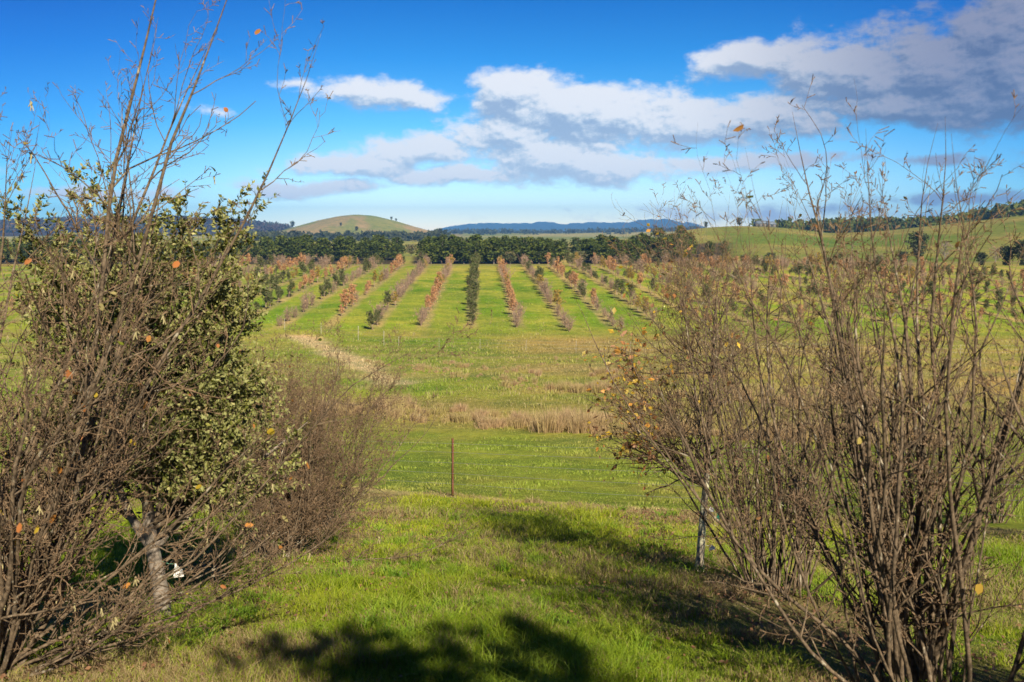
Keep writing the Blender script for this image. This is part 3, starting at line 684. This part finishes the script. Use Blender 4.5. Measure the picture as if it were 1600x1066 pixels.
for i, (x, y, h_, w_) in enumerate(((8.4, 13.5, 3.3, 'nearest'), (8.4, 16.8, 3.1, 'second'), (8.5, 20.0, 2.9, 'third'))):
    hazel('hazel_shrub', gxy(x, y), h_, 24, .26, f'pale thin-stemmed bare hazel, {w_} of the next row to the right', group='hazels of the next row to the right', dens=.85, leafn=25, seed=20+i, stemr=.012, small=True)
for i, (x, y, h_, w_) in enumerate(((-8.6, 15.0, 2.6, 'nearest'), (-8.6, 18.4, 2.5, 'second'))):
    hazel('hazel_shrub', gxy(x, y), h_, 20, .34, f'brown bare hazel with orange leaves, {w_} of the next row to the left', group='hazels of the next row to the left', dens=.85, leafn=160, seed=30+i, stemr=.011, small=True)
# oak behind the viewer, leaves enlarged to thicken its shade at the picture's bottom
oak('holm_oak', gxy(2.15, -2.9), 4.4, 1.5, 'evergreen oak behind the viewer whose shade falls across the near grass', seed=40, nl=30, per1=8, per2=6, leafper=15, leafsize=.11)

hazel('hazel_shrub', gxy(-3.4, 1.4), 3.7, 54, .22, 'bare hazel added out of view at left to shade the tall catkin hazel', seed=42, dens=1.2, leafn=0, small=True, tilt=(-.05, -.1))  # unseen shrub added to darken the lower left
hazel('hazel_shrub', gxy(4.6, 1.5), 3.6, 24, .24, 'bare hazel added out of view at right to shade the large foreground hazel', seed=43, dens=.6, leafn=0, small=True)  # unseen shade caster, added to darken the right foreground stems
oak('holm_oak', gxy(3.2, -3.7), 4.6, 1.5, 'second evergreen oak added behind the viewer to widen the shade of the first', seed=44, nl=28, per1=8, per2=6, leafper=13, leafsize=.11)  # unseen tree added so the near shade is wider and more solid
# tags on the two oak trunks
def tag_mesh(w, h, col, name, parent, loc, rz, tie):
    m_, nt, b, o = mat(name+'_plastic'); b.inputs['Base Color'].default_value = (*col, 1); b.inputs['Roughness'].default_value = .45
    pts = [(-.5*w, -h), (.5*w, -h), (.5*w, -.42*h), (.18*w, -.25*h), (.12*w, 0), (-.12*w, 0), (-.18*w, -.25*h), (-.5*w, -.5*h)]
    n = len(pts); V = [(x, -.001, z) for x, z in pts]+[(x, .001, z) for x, z in pts]
    me = bpy.data.meshes.new(name); me.from_pydata(V, [], [list(range(n)), list(range(2*n-1, n-1, -1))]+[[i, i+n, (i+1) % n+n, (i+1) % n] for i in range(n)]); me.materials.append(m_)
    o_ = link(name, me, parent, loc); o_.rotation_euler = (R(6), R(-8), rz)
    return o_
def tie_mesh(name, parent, a, b, col):
    m_, nt, bs, o = mat(name+'_plastic'); bs.inputs['Base Color'].default_value = (*col, 1)
    mid = (np.array(a)+np.array(b))/2+np.array([0, 0, -.01]); P = np.array([[a, mid, b]], float)
    V, Q = tubes(P, np.full((1, 3), .0022), 5); mb = MB(); mb.add(V, Q); link(name, mb.mesh(name, [m_], True), parent)
t = empty('plant_tag', (L2[0]+.13, L2[1]-.12, L2[2]+.53)); tag(t, 'white plastic bottle-shaped tag hanging from the evergreen oak trunk', 'tag')
tag_mesh(.085, .125, (.82, .82, .78), 'tag_plate', t, (.04, 0, 0), 0, None); tie_mesh('tie', t, (-.09, .03, .01), (.04, 0, -.005), (.16, .36, .24))
mm, nt, b, o = mat('tag_ink'); b.inputs['Base Color'].default_value = (.25, .25, .3, 1)
mb = MB(); [box(mb, (.018+.017*i, -.0026-.0, -.085), (.002, .0006, .011), m=0) for i in range(3)]; link('ink_mark', mb.mesh('ink_mark', [mm]), t)
t = empty('plant_tag', (R3p[0]+.07, R3p[1]-.07, R3p[2]+.80)); tag(t, 'small white tag tied high on the lichened oak trunk', 'tag')
tag_mesh(.06, .07, (.75, .77, .82), 'tag_plate', t, (.03, 0, 0), 0, None); tie_mesh('tie', t, (-.05, .03, .0), (.03, 0, -.005), (.7, .7, .7))
t = empty('plant_tag', (R3p[0]+.15, R3p[1]-.08, R3p[2]+.72)); tag(t, 'turquoise green tag hanging right of the lichened oak trunk', 'tag')
tag_mesh(.045, .10, (.03, .42, .26), 'tag_plate', t, (.03, 0, 0), .5, None); tie_mesh('tie', t, (-.10, .03, .05), (.03, 0, -.005), (.3, .35, .2))
t = empty('plant_tag', (R3p[0]+.10, R3p[1]-.08, R3p[2]+.34)); tag(t, 'white crumpled tag low on the lichened oak trunk', 'tag')
tag_mesh(.075, .06, (.8, .8, .78), 'tag_plate', t, (.02, 0, 0), .2, None); tie_mesh('tie', t, (-.07, .04, .0), (.02, 0, -.005), (.7, .7, .7))

# ------------------------------------------------------------------ fences
def build_fence():
    M_RUST = bark_mat('rusty_steel', (.13, .050, .030), (.20, .085, .05), (.09, .045, .035), 40)
    mw, nt, b, o = mat('fence_wire'); b.inputs['Base Color'].default_value = (.42, .42, .40, 1); b.inputs['Metallic'].default_value = .6; b.inputs['Roughness'].default_value = .5
    P = ground_at(704, 776); s0 = (P[:2]-FA)@FD
    root = empty('wire_fence', P); tag(root, 'wire fence with rusty star picket posts across the foot of the near slope', 'fence')
    pos = []
    for k in range(-3, 4):
        q = FA+FD*(s0+k*8.0); z = float(H(q[0], q[1])); pos.append((q[0], q[1], z, k))
    for x, y, z, k in pos:
        mb = MB()
        for j in range(3):   # Y-section star picket
            a = j*2*math.pi/3+.4; c_, s_ = math.cos(a), math.sin(a)
            box(mb, (c_*.014, s_*.014, .60), (.015, .0022, .78), a)
        for j in range(14): box(mb, (math.cos(.4)*.029, math.sin(.4)*.029, .05+j*.095), (.0035, .004, .012), .4)
        box(mb, (.012, -.018, .22), (.018, .010, .20), .3)
        o = link('post', mb.mesh('post', [M_RUST]), root, (x-P[0], y-P[1], z-P[2])); 
        if k == 0: o.rotation_euler = (0, R(.6), 0)
    for hgt in (.30, .55, .80, 1.05, 1.26):
        pts = []
        for a_, b_ in zip(pos[:-1], pos[1:]):
            for t_ in np.linspace(0, 1, 9)[:-1]:
                pts.append([a_[0]+(b_[0]-a_[0])*t_-P[0], a_[1]+(b_[1]-a_[1])*t_-P[1], a_[2]+(b_[2]-a_[2])*t_-P[2]+hgt-.03*math.sin(math.pi*t_)])
        V, Q = tubes(np.array([pts]), np.full((1, len(pts)), .0036), 4); mb = MB(); mb.add(V, Q); link('wire', mb.mesh('wire', [mw], True), root)
    # paler fence in front of the far orchard
    M_POST = bark_mat('weathered_post', (.30, .28, .24), (.44, .41, .36), None, 10)
    pts = [ground_at(a, b_) for a, b_ in ((330, 505), (390, 511), (445, 516), (502, 522), (560, 532), (600, 540), (623, 541), (686, 545), (750, 547), (822, 549), (900, 551), (985, 552), (1075, 553), (1170, 554), (1270, 555), (1380, 556), (1500, 557), (1630, 558))]
    root = empty('orchard_fence', pts[3]); tag(root, 'thin pale-posted wire fence along the near ends of the orchard rows', 'fence')
    hs = [1.3, 1.3, 1.3, 1.25, 1.5, 1.45, .9, 1.0]+[1.05]*10
    for i, p in enumerate(pts):
        q = p-pts[3]; P_ = np.array([[q+[0, 0, -.1], q+[0, 0, hs[i]*.5], q+[.02, 0, hs[i]]]])
        V, Q = tubes(P_, np.full((1, 3), .024 if i < 7 else .013), 6); mb = MB(); mb.add(V, Q, [] if False else None)
        b0 = len(V)-6; mb.Q.append(np.array([[b0, b0+1, b0+2, b0+3], [b0, b0+3, b0+4, b0+5]])); mb.qm.append(np.zeros(2))
        link('post', mb.mesh('post', [M_POST]), root)
    for hgt in (.35, .65, .95):
        w = np.array([[p-pts[3]+[0, 0, hgt] for p in pts]]); V, Q = tubes(w, np.full((1, len(pts)), .005), 3); mb = MB(); mb.add(V, Q); link('wire', mb.mesh('wire', [mw]), root)
build_fence()

# ------------------------------------------------------------------ far orchard trees (three kinds, few shapes each, copied)
def far_tree_meshes(kind, v):
    """a small orchard tree: trunk mesh and crown mesh, ~2.5 m tall"""
    global rng
    rng = np.random.default_rng(900+v*10+{'hazel': 1, 'russet': 2, 'holm': 3, 'yellow': 4}[kind])
    ns = 9 if kind == 'hazel' else 1
    h = 2.6
    if kind == 'hazel':
        az = rng.uniform(0, 6.28, ns); th = rng.uniform(.05, .5, ns)
        P0, R0 = grow(np.zeros((ns, 3)), np.stack([np.sin(th)*np.cos(az), np.sin(th)*np.sin(az), np.cos(th)], 1), h*rng.uniform(.6, 1, ns), np.full(ns, .02), 6, .1, .4, .3)
        Ln = np.full(ns, h*.8)
    else:
        P0, R0 = grow(np.zeros((1, 3)), np.array([[0, 0, 1.0]]), np.array([h*.8]), np.array([.05]), 6, .06, .1, .3); Ln = np.array([h*.8])
    mb = MB(); V, Q = tubes(P0, R0, 5); mb.add(V, Q); trunk = mb.mesh('trunk', [M_DARKTWIG])
    per = 14 if kind == 'hazel' else 34
    s1 = sprout(P0, R0, Ln, per, .12 if kind == 'hazel' else .2, 1, .75 if kind != 'holm' else .85, .36 if kind == 'hazel' else .42, rf=.6)
    P1, R1 = grow(s1[0], s1[1], s1[2], np.maximum(s1[3], .012), 4, .15, .5, .6)
    s2 = sprout(P1, R1, s1[2], 5, .1, 1, .7, .5, rf=.8)
    P2, R2 = grow(s2[0], s2[1], s2[2], np.full(len(s2[0]), .009), 3, .2, .4, .7)
    mb = MB(); V, Q = tubes(P1, R1, 3); mb.add(V, Q, m=1); V, Q = tubes(P2, R2, 3); mb.add(V, Q, m=1)
    nl = {'hazel': 60, 'russet': 620, 'holm': 900, 'yellow': 500}[kind]
    k = rng.integers(0, len(P2), nl); C_ = P2[k, 1]+rng.normal(0, .07, (nl, 3))
    V, Q = leaves(C_, rand_dirs(nl), rng.uniform(.10, .19, nl), .7, .3)
    pal = {'hazel': [(.55, .33, .20), (.45, .30, .16)], 'russet': [(.60, .28, .11), (.48, .26, .14), (.62, .40, .18), (.40, .22, .12)], 'holm': [(.085, .11, .028), (.12, .14, .04), (.06, .085, .024), (.17, .17, .07)],
           'yellow': [(.38, .26, .04), (.22, .22, .04), (.45, .28, .05)]}[kind]
    c = np.array(pal)[rng.integers(0, len(pal), nl)]*rng.uniform(.75, 1.25, (nl, 1))
    mb.add(V, Q, col=np.repeat(c, 5, 0)); crown = mb.mesh('crown', [M_FOL, M_DARKTWIG])
    return trunk, crown
def ordw(n):
    W = ['zeroth', 'first', 'second', 'third', 'fourth', 'fifth', 'sixth', 'seventh', 'eighth', 'ninth', 'tenth', 'eleventh', 'twelfth', 'thirteenth', 'fourteenth', 'fifteenth', 'sixteenth', 'seventeenth', 'eighteenth', 'nineteenth', 'twentieth']
    if n <= 20: return W[n]
    s = 'th' if 10 < n % 100 < 14 else {1: 'st', 2: 'nd', 3: 'rd'}.get(n % 10, 'th'); return f'{n}{s}'
def build_orchard():
    lib = {k: [far_tree_meshes(k, v) for v in range(3)] for k in ('hazel', 'russet', 'holm', 'yellow')}
    g = np.random.default_rng(55)
    names = {'hazel': ('orchard_hazel', 'bare brown hazel', 'shrub', 'bare hazels of the far orchard'), 'russet': ('russet_oak', 'russet-leaved young oak', 'tree', 'russet oaks of the far orchard'),
             'holm': ('orchard_holm_oak', 'dark evergreen young oak', 'tree', 'dark evergreen oaks of the far orchard'), 'yellow': ('yellow_oak', 'yellow-green leaved young oak', 'tree', 'yellowish oaks of the far orchard')}
    for row in range(-11, 18):
        v = 0.0+abs(g.normal(0, .6)); n = 0
        start = {0: 0, -1: 0, -2: -4, -3: 9, 1: -2, 2: -6, 3: -5}.get(row, -3+6*g.uniform())
        v = start
        rowname = 'dark centre row' if row == 0 else f'{ordw(abs(row))} row {"right" if row > 0 else "left"} of dark centre row'
        block = None; left = 0
        while v < 119:
            if left <= 0:
                u = g.uniform(); even = row % 2 == 0
                if row == 0: block = 'holm' if u < .9 else 'hazel'
                elif abs(row) == 1: block = ['hazel', 'russet', 'russet', 'russet', 'yellow'][int(u*5)]
                elif even: block = ['holm', 'hazel', 'hazel', 'holm', 'hazel', 'yellow'][int(u*6)]
                else: block = ['russet', 'russet', 'russet', 'hazel', 'holm', 'yellow'][int(u*6)]
                left = g.integers(1, 4)
            if v < 9 and row in (-1, 1, 2, 3): block = 'hazel'
            left -= 1; n += 1
            x, y = row_xy(row, v+g.normal(0, .3)); x += g.normal(0, .18)
            sc = g.uniform(.60, 1.2)*(1.0 if block != 'hazel' else .92)*(.85 if v < 12 else 1)*(1+.12*(v > 80))
            miss = g.uniform() < (.05 if abs(row) < 3 else .13)
            px = 800+F_PX*x/y
            if not miss and -60 < px < 1660:
                nm, lb, ct, gr = names[block]; tr, cr = lib[block][g.integers(0, 3)]
                ox, oy = x, y
                root = empty(nm, (ox, oy, float(H(ox, oy))-.04), g.uniform(0, 6.28), 1); root.scale = (sc*g.uniform(.95, 1.3), sc*g.uniform(.95, 1.3), sc*1.02)
                tag(root, f'{lb}, {ordw(n)} from near end, {rowname}', ct, gr)
                link('trunk', tr, root); link('crown', cr, root)
            v += 3.6*g.uniform(.85, 1.15)
build_orchard()

# ------------------------------------------------------------------ pine belt and other distant trees
def clump_tree(h, w, nclump, size, shape, pal, trunk_r, seed, trunk_h=.12):
    global rng
    rng = np.random.default_rng(seed)
    P0, R0 = grow(np.zeros((1, 3)), np.array([[0, 0, 1.]]), np.array([h*.93]), np.array([trunk_r]), 6, .03, .1, .25)
    mb = MB(); V, Q = tubes(P0, R0, 6); mb.add(V, Q); trunk = mb.mesh('trunk', [M_OAKBARK])
    nb = 70; t = rng.uniform(trunk_h, 1, nb)
    if shape == 'cone': wr = w*np.clip(np.sqrt(1-np.clip((t-.3)/.7, 0, 1)**1.6), .12, 1)*np.clip(.72+(t-trunk_h)*1.2, .5, 1)
    else: wr = w*np.sqrt(np.clip(1-((t-.58)/.46)**2, .06, 1))
    a = rng.uniform(0, 6.28, nb); S = np.stack([np.zeros(nb), np.zeros(nb), t*h*.88], 1)
    D = np.stack([np.cos(a), np.sin(a), rng.uniform(.1, .6, nb)], 1)
    P1, R1 = grow(S, D, wr*rng.uniform(.6, 1.12, nb), np.full(nb, trunk_r*.2), 5, .12, .3, .4)
    mb = MB(); V, Q = tubes(P1, R1, 3); mb.add(V, Q, m=1)
    k = rng.integers(0, nb, nclump); f = np.sqrt(rng.uniform(.05, 1, nclump))*3.999; i = f.astype(int); wt = (f-i)[:, None]
    C_ = P1[k, i]*(1-wt)+P1[k, i+1]*wt+rng.normal(0, size*.55, (nclump, 3))
    V, Q = leaves(C_, rand_dirs(nclump)+np.array([0, 0, .5]), size*rng.uniform(.6, 1.4, nclump), .75, .3)
    c = np.array(pal)[rng.integers(0, len(pal), nb)][k]*rng.uniform(.7, 1.3, (nclump, 1))
    mb.add(V, Q, col=np.repeat(c, 5, 0)); return trunk, mb.mesh('crown', [M_PINE, M_OAKBARK])
PINEP = [(.056, .082, .010), (.082, .112, .012), (.044, .066, .010), (.115, .135, .018)]
GUMP = [(.12, .135, .045), (.15, .15, .06), (.09, .11, .04), (.18, .14, .07)]
def build_pines():
    lib = [clump_tree(9.2, 2.3, 1500, .55, 'cone', PINEP, .13, 1000+i) for i in range(4)]
    gum = [clump_tree(7.0, 2.8, 900, .55, 'round', GUMP, .12, 1100+i, .2) for i in range(2)]
    g = np.random.default_rng(77)
    blocks = [('left block', -60, 628, 388, 3, 5.6, 402), ('middle block', 648, 872, 343, 4, 4.6, 412), ('right block', 900, 1075, 346, 4, 4.6, 410), ('small end clump', 1082, 1128, 372, 2, 5, 410), ('distant block', 540, 1075, 450, 1, 5.2, 400)]
    for nm, p0, p1, r0, ranks, sp, _ in blocks:
        for k in range(ranks):
            a0, _e = px_azel(p0, 360); a1, _e = px_azel(p1, 360); r = r0+k*6.5; n = int((a1-a0)*r/sp)
            for j in range(n):
                a = a0+(a1-a0)*(j+.5+g.normal(0, .2)+.5*(k % 2))/n; rj = r+g.normal(0, 1.3); x, y = rj*math.sin(a), rj*math.cos(a)
                px = 800+F_PX*math.tan(a)
                light = (k == 0 and g.uniform() < (.22 if nm != 'left block' else .06))
                tr, cr = gum[g.integers(0, 2)] if light else lib[g.integers(0, 4)]
                sc = g.uniform(.74, .96)*(.72 if light else 1)*(1+.05*k)
                if nm == 'left block': sc *= .92+.12*math.sin(px/60.)+.10*(k == 2)
                if nm == 'small end clump': sc *= .62
                if nm == 'distant block': sc *= 1.12
                if nm == 'right block': sc *= .96+.04*math.sin(px/30)
                root = empty('gum_tree' if light else 'pine_tree', (x, y, float(H(x, y))-.1), g.uniform(0, 6.28)); sc *= 1.04; root.scale = (sc*g.uniform(1.35, 1.8), sc*g.uniform(1.35, 1.8), sc)
                rk = ['front', 'second', 'third', 'rear'][k]
                tag(root, f'{"olive round-crowned tree" if light else "dark green pine"}, {ordw(j+1)} from left in {rk} rank, {nm} of belt', 'tree', 'olive trees edging the pine belt' if light else f'pines of the {nm}')
                link('trunk', tr, root); link('crown', cr, root)
    # single trees on the hills and in the paddocks
    big = [clump_tree(8, 3.6, 1700, .5, 'round', [(.03, .045, .018), (.045, .06, .022)], .3, 1200+i, .12) for i in range(2)]
    bare = clump_tree(6, 3.4, 260, .4, 'round', [(.20, .15, .11), (.24, .18, .13)], .2, 1210, .15)
    rnd = clump_tree(5, 2.6, 1100, .45, 'round', [(.025, .04, .018), (.04, .055, .02)], .25, 1220, .02)
    singles = [  # px, r, mesh, scale, name, label, category
        (1437, 345, big[0], 1.15, 'dark_tree', 'broad dark tree standing alone on the right-hand hillside', 'tree'),
        (1478, 352, bare, 1.0, 'bare_tree', 'leafless pinkish tree right of the broad dark hillside tree', 'tree'),
        (1558, 330, bare, .75, 'bare_tree', 'leafless round tree high on the right pasture near the edge', 'tree'),
        (1535, 268, rnd, .62, 'round_bush', 'small round dark bush beside the large bushes at the right edge', 'bush'),
        (1575, 262, rnd, .9, 'round_bush', 'dark bush left of the largest at the right edge of the hillside', 'bush'),
        (1602, 260, rnd, 1.15, 'round_bush', 'largest dark bush at the right edge of the hillside foot', 'bush'),
        (1412, 300, rnd, .72, 'round_bush', 'grey-green bush below the broad dark hillside tree', 'bush'),
        (1373, 300, bare, .5, 'bare_tree', 'small leafless shrub left of the grey-green hillside bush', 'shrub'),
        (1205, 300, rnd, .7, 'round_bush', 'dark bush at the foot of the green hill beside the small one', 'bush'),
        (1165, 300, rnd, .6, 'round_bush', 'dark bush left of another at the foot of the green hill', 'bush'),
        (1155, 655, big[1], .72, 'skyline_tree', 'round tree on the crest of the green hill left of the farmhouse', 'tree'),
        (1103, 655, big[0], .5, 'skyline_tree', 'small round tree on the left end of the green crest', 'tree'),
        (1315, 1300, big[1], .9, 'skyline_tree', 'small round tree on the farther green rise', 'tree'),
        (457, 1900, big[1], 1.5, 'hill_tree', 'dark tree at the left shoulder of the round hill', 'tree'),
        (533, 1600, big[0], .7, 'hill_tree', 'small tree low on the middle of the round hill', 'tree'),
        (557, 1500, big[1], .9, 'hill_tree', 'dark pointed tree low on the round hill right of the small one', 'tree'),
        (612, 1950, big[0], .8, 'hill_tree', 'small tree on the right skyline of the round hill', 'tree'),
        (619, 1960, big[1], .7, 'hill_tree', 'second small tree on the right skyline of the round hill', 'tree'),
        (617, 1380, big[0], 1.35, 'hill_tree', 'left tree of the dark clump at the foot of the round hill', 'tree'),
        (625, 1380, big[1], 1.3, 'hill_tree', 'right tree of the dark clump at the foot of the round hill', 'tree'),
        (686, 1400, big[1], 1.9, 'hill_tree', 'left tree of the bluish clump where the round hill ends', 'tree'),
        (695, 1400, big[0], 1.6, 'hill_tree', 'right tree of the bluish clump where the round hill ends', 'tree'),
    ]
    for px, r, (tr, cr), sc, nm, lb, ct in singles:
        p = at(px, r); root = empty(nm, p-[0, 0, .15], g.uniform(0, 6.28), sc); tag(root, lb, ct); link('trunk', tr, root); link('crown', cr, root)
    for i in range(7):
        p = at(1500+i*9+g.normal(0, 1.5), 1340); root = empty('skyline_tree', p-[0, 0, .2], g.uniform(0, 6.28), g.uniform(.75, 1.0))
        tag(root, f'small tree, {ordw(i+1)} from left in the short line on the farther right rise', 'tree', 'line of trees on the farther rise'); tr, cr = big[i % 2]; link('trunk', tr, root); link('crown', cr, root)
build_pines()

def wood_mass(name, label, pts, h, w, pal, ncl, size):
    global rng
    rng = np.random.default_rng(len(pts)+17)
    n = len(pts); k = np.repeat(np.arange(n), ncl); m = len(k); hs = h*rng.uniform(.7, 1.25, n)
    t = rng.uniform(0, 1, m); wr = w*np.sqrt(np.clip(1-((t-.5)/.52)**2, .08, 1))*rng.uniform(.5, 1.05, m); a = rng.uniform(0, 6.28, m)
    C_ = pts[k]+np.stack([np.cos(a)*wr, np.sin(a)*wr, t*hs[k]], 1)
    V, Q = leaves(C_, rand_dirs(m)+[0, 0, .4], size*rng.uniform(.6, 1.4, m), .8, .3)
    c = np.array(pal)[rng.integers(0, len(pal), n)][k]*rng.uniform(.7, 1.3, (m, 1))
    me = make_mesh(name, V, Q, None, [M_PINE], col=np.repeat(c, 5, 0)); tag(link(name, me), label, 'wood', None, 'stuff')
def build_woods():
    g = np.random.default_rng(99)
    n = 420; px = g.uniform(1165, 1760, n); r = g.uniform(820, 880, n); pts = np.array([at(a, b) for a, b in zip(px, r)])
    keep = px > 1215; keep |= g.uniform(size=n) < .25; sc = 10.0
    wood_mass('pine_wood', 'dark wood running along behind the crest of the right-hand hills', pts[keep], 9.5, 3.2, PINEP, 90, 2.2)
    n = 900; px = g.uniform(-100, 450, n); r = g.uniform(2300, 3050, n); pts = np.array([at(a, b) for a, b in zip(px, r)])
    wood_mass('ridge_wood', 'dark brownish forest covering the low ridge at far left', pts, 14, 11, [(.05, .035, .035), (.04, .045, .03), (.06, .045, .04)], 36, 7)
    n = 170; px = g.uniform(700, 1100, n); r = g.uniform(2300, 3400, n); pts = np.array([at(a, b) for a, b in zip(px, r)])
    wood_mass('scattered_wood', 'thin lines of dark trees on the plain below the blue mountains', pts, 9, 9, [(.04, .055, .03), (.05, .06, .03)], 36, 5)
    n = 130; px = g.uniform(360, 700, n); r = g.uniform(1050, 1300, n); pts = np.array([at(a, b) for a, b in zip(px, r)])
    wood_mass('foothill_wood', 'bluish trees along the foot of the round hill', pts, 8, 6, [(.04, .055, .03), (.05, .06, .03)], 50, 3.5)
build_woods()

def build_farm():
    mw, nt, b, o = mat('farm_wall'); b.inputs['Base Color'].default_value = (.16, .15, .14, 1)
    mr_, nt, b, o = mat('farm_roof'); b.inputs['Base Color'].default_value = (.16, .20, .26, 1); b.inputs['Roughness'].default_value = .4
    mg, nt, b, o = mat('farm_glass'); b.inputs['Base Color'].default_value = (.05, .06, .07, 1)
    for px, L_, Hh, lb in ((1190, 9, 2.2, 'long low farmhouse with a blue-grey roof on the crest of the green hill'), (1204, 5, 1.9, 'small shed right of the long farmhouse on the crest')):
        p = at(px, 664); root = empty('farm_house' if L_ > 6 else 'farm_shed', p, .15); tag(root, lb, 'house' if L_ > 6 else 'shed')
        mb = MB(); box(mb, (0, 0, Hh/2-.2), (L_/2, 2.5, Hh/2+.2)); link('wall', mb.mesh('wall', [mw]), root)
        mb = MB(); l, w = L_/2+.4, 2.9; z0 = Hh+.01; z1 = Hh+1.9
        V = [(-l, -w, z0), (l, -w, z0), (l, w, z0), (-l, w, z0), (-l*.75, 0, z1), (l*.75, 0, z1)]
        mb.add(V, [[0, 1, 5, 4], [2, 3, 4, 5], [3, 2, 1, 0]], [[1, 2, 5], [3, 0, 4]]); link('roof', mb.mesh('roof', [mr_]), root)
        for i in range(3 if L_ > 6 else 1):
            mb = MB(); box(mb, (-L_/3+i*L_/3 if L_ > 6 else 0, -2.53, 1.2), (.8, .04, .6)); link('window', mb.mesh('window', [mg]), root)
build_farm()

# ------------------------------------------------------------------ air
def build_haze():
    me = bpy.data.meshes.new('haze'); S = 11400; z0 = -150; z1 = 260
    mb = MB(); box(mb, (0, 0, (z0+z1)/2), (S, S, (z1-z0)/2)); 
    m = bpy.data.materials.new('haze_air'); m.use_nodes = True; nt = m.node_tree; nt.nodes.clear()
    o = nt.nodes.new('ShaderNodeOutputMaterial'); v = nt.nodes.new('ShaderNodeVolumePrincipled'); nt.links.new(v.outputs[0], o.inputs['Volume'])
    v.inputs['Color'].default_value = (.17, .46, 1.0, 1); v.inputs['Density'].default_value = HAZE_D; v.inputs['Anisotropy'].default_value = -0.1
    ob = link('haze', mb.mesh('haze', [m])); tag(ob, 'thin blue air between the viewer and the far mountains', None, None, 'stuff')
HAZE_D = 1.25e-4
build_haze()
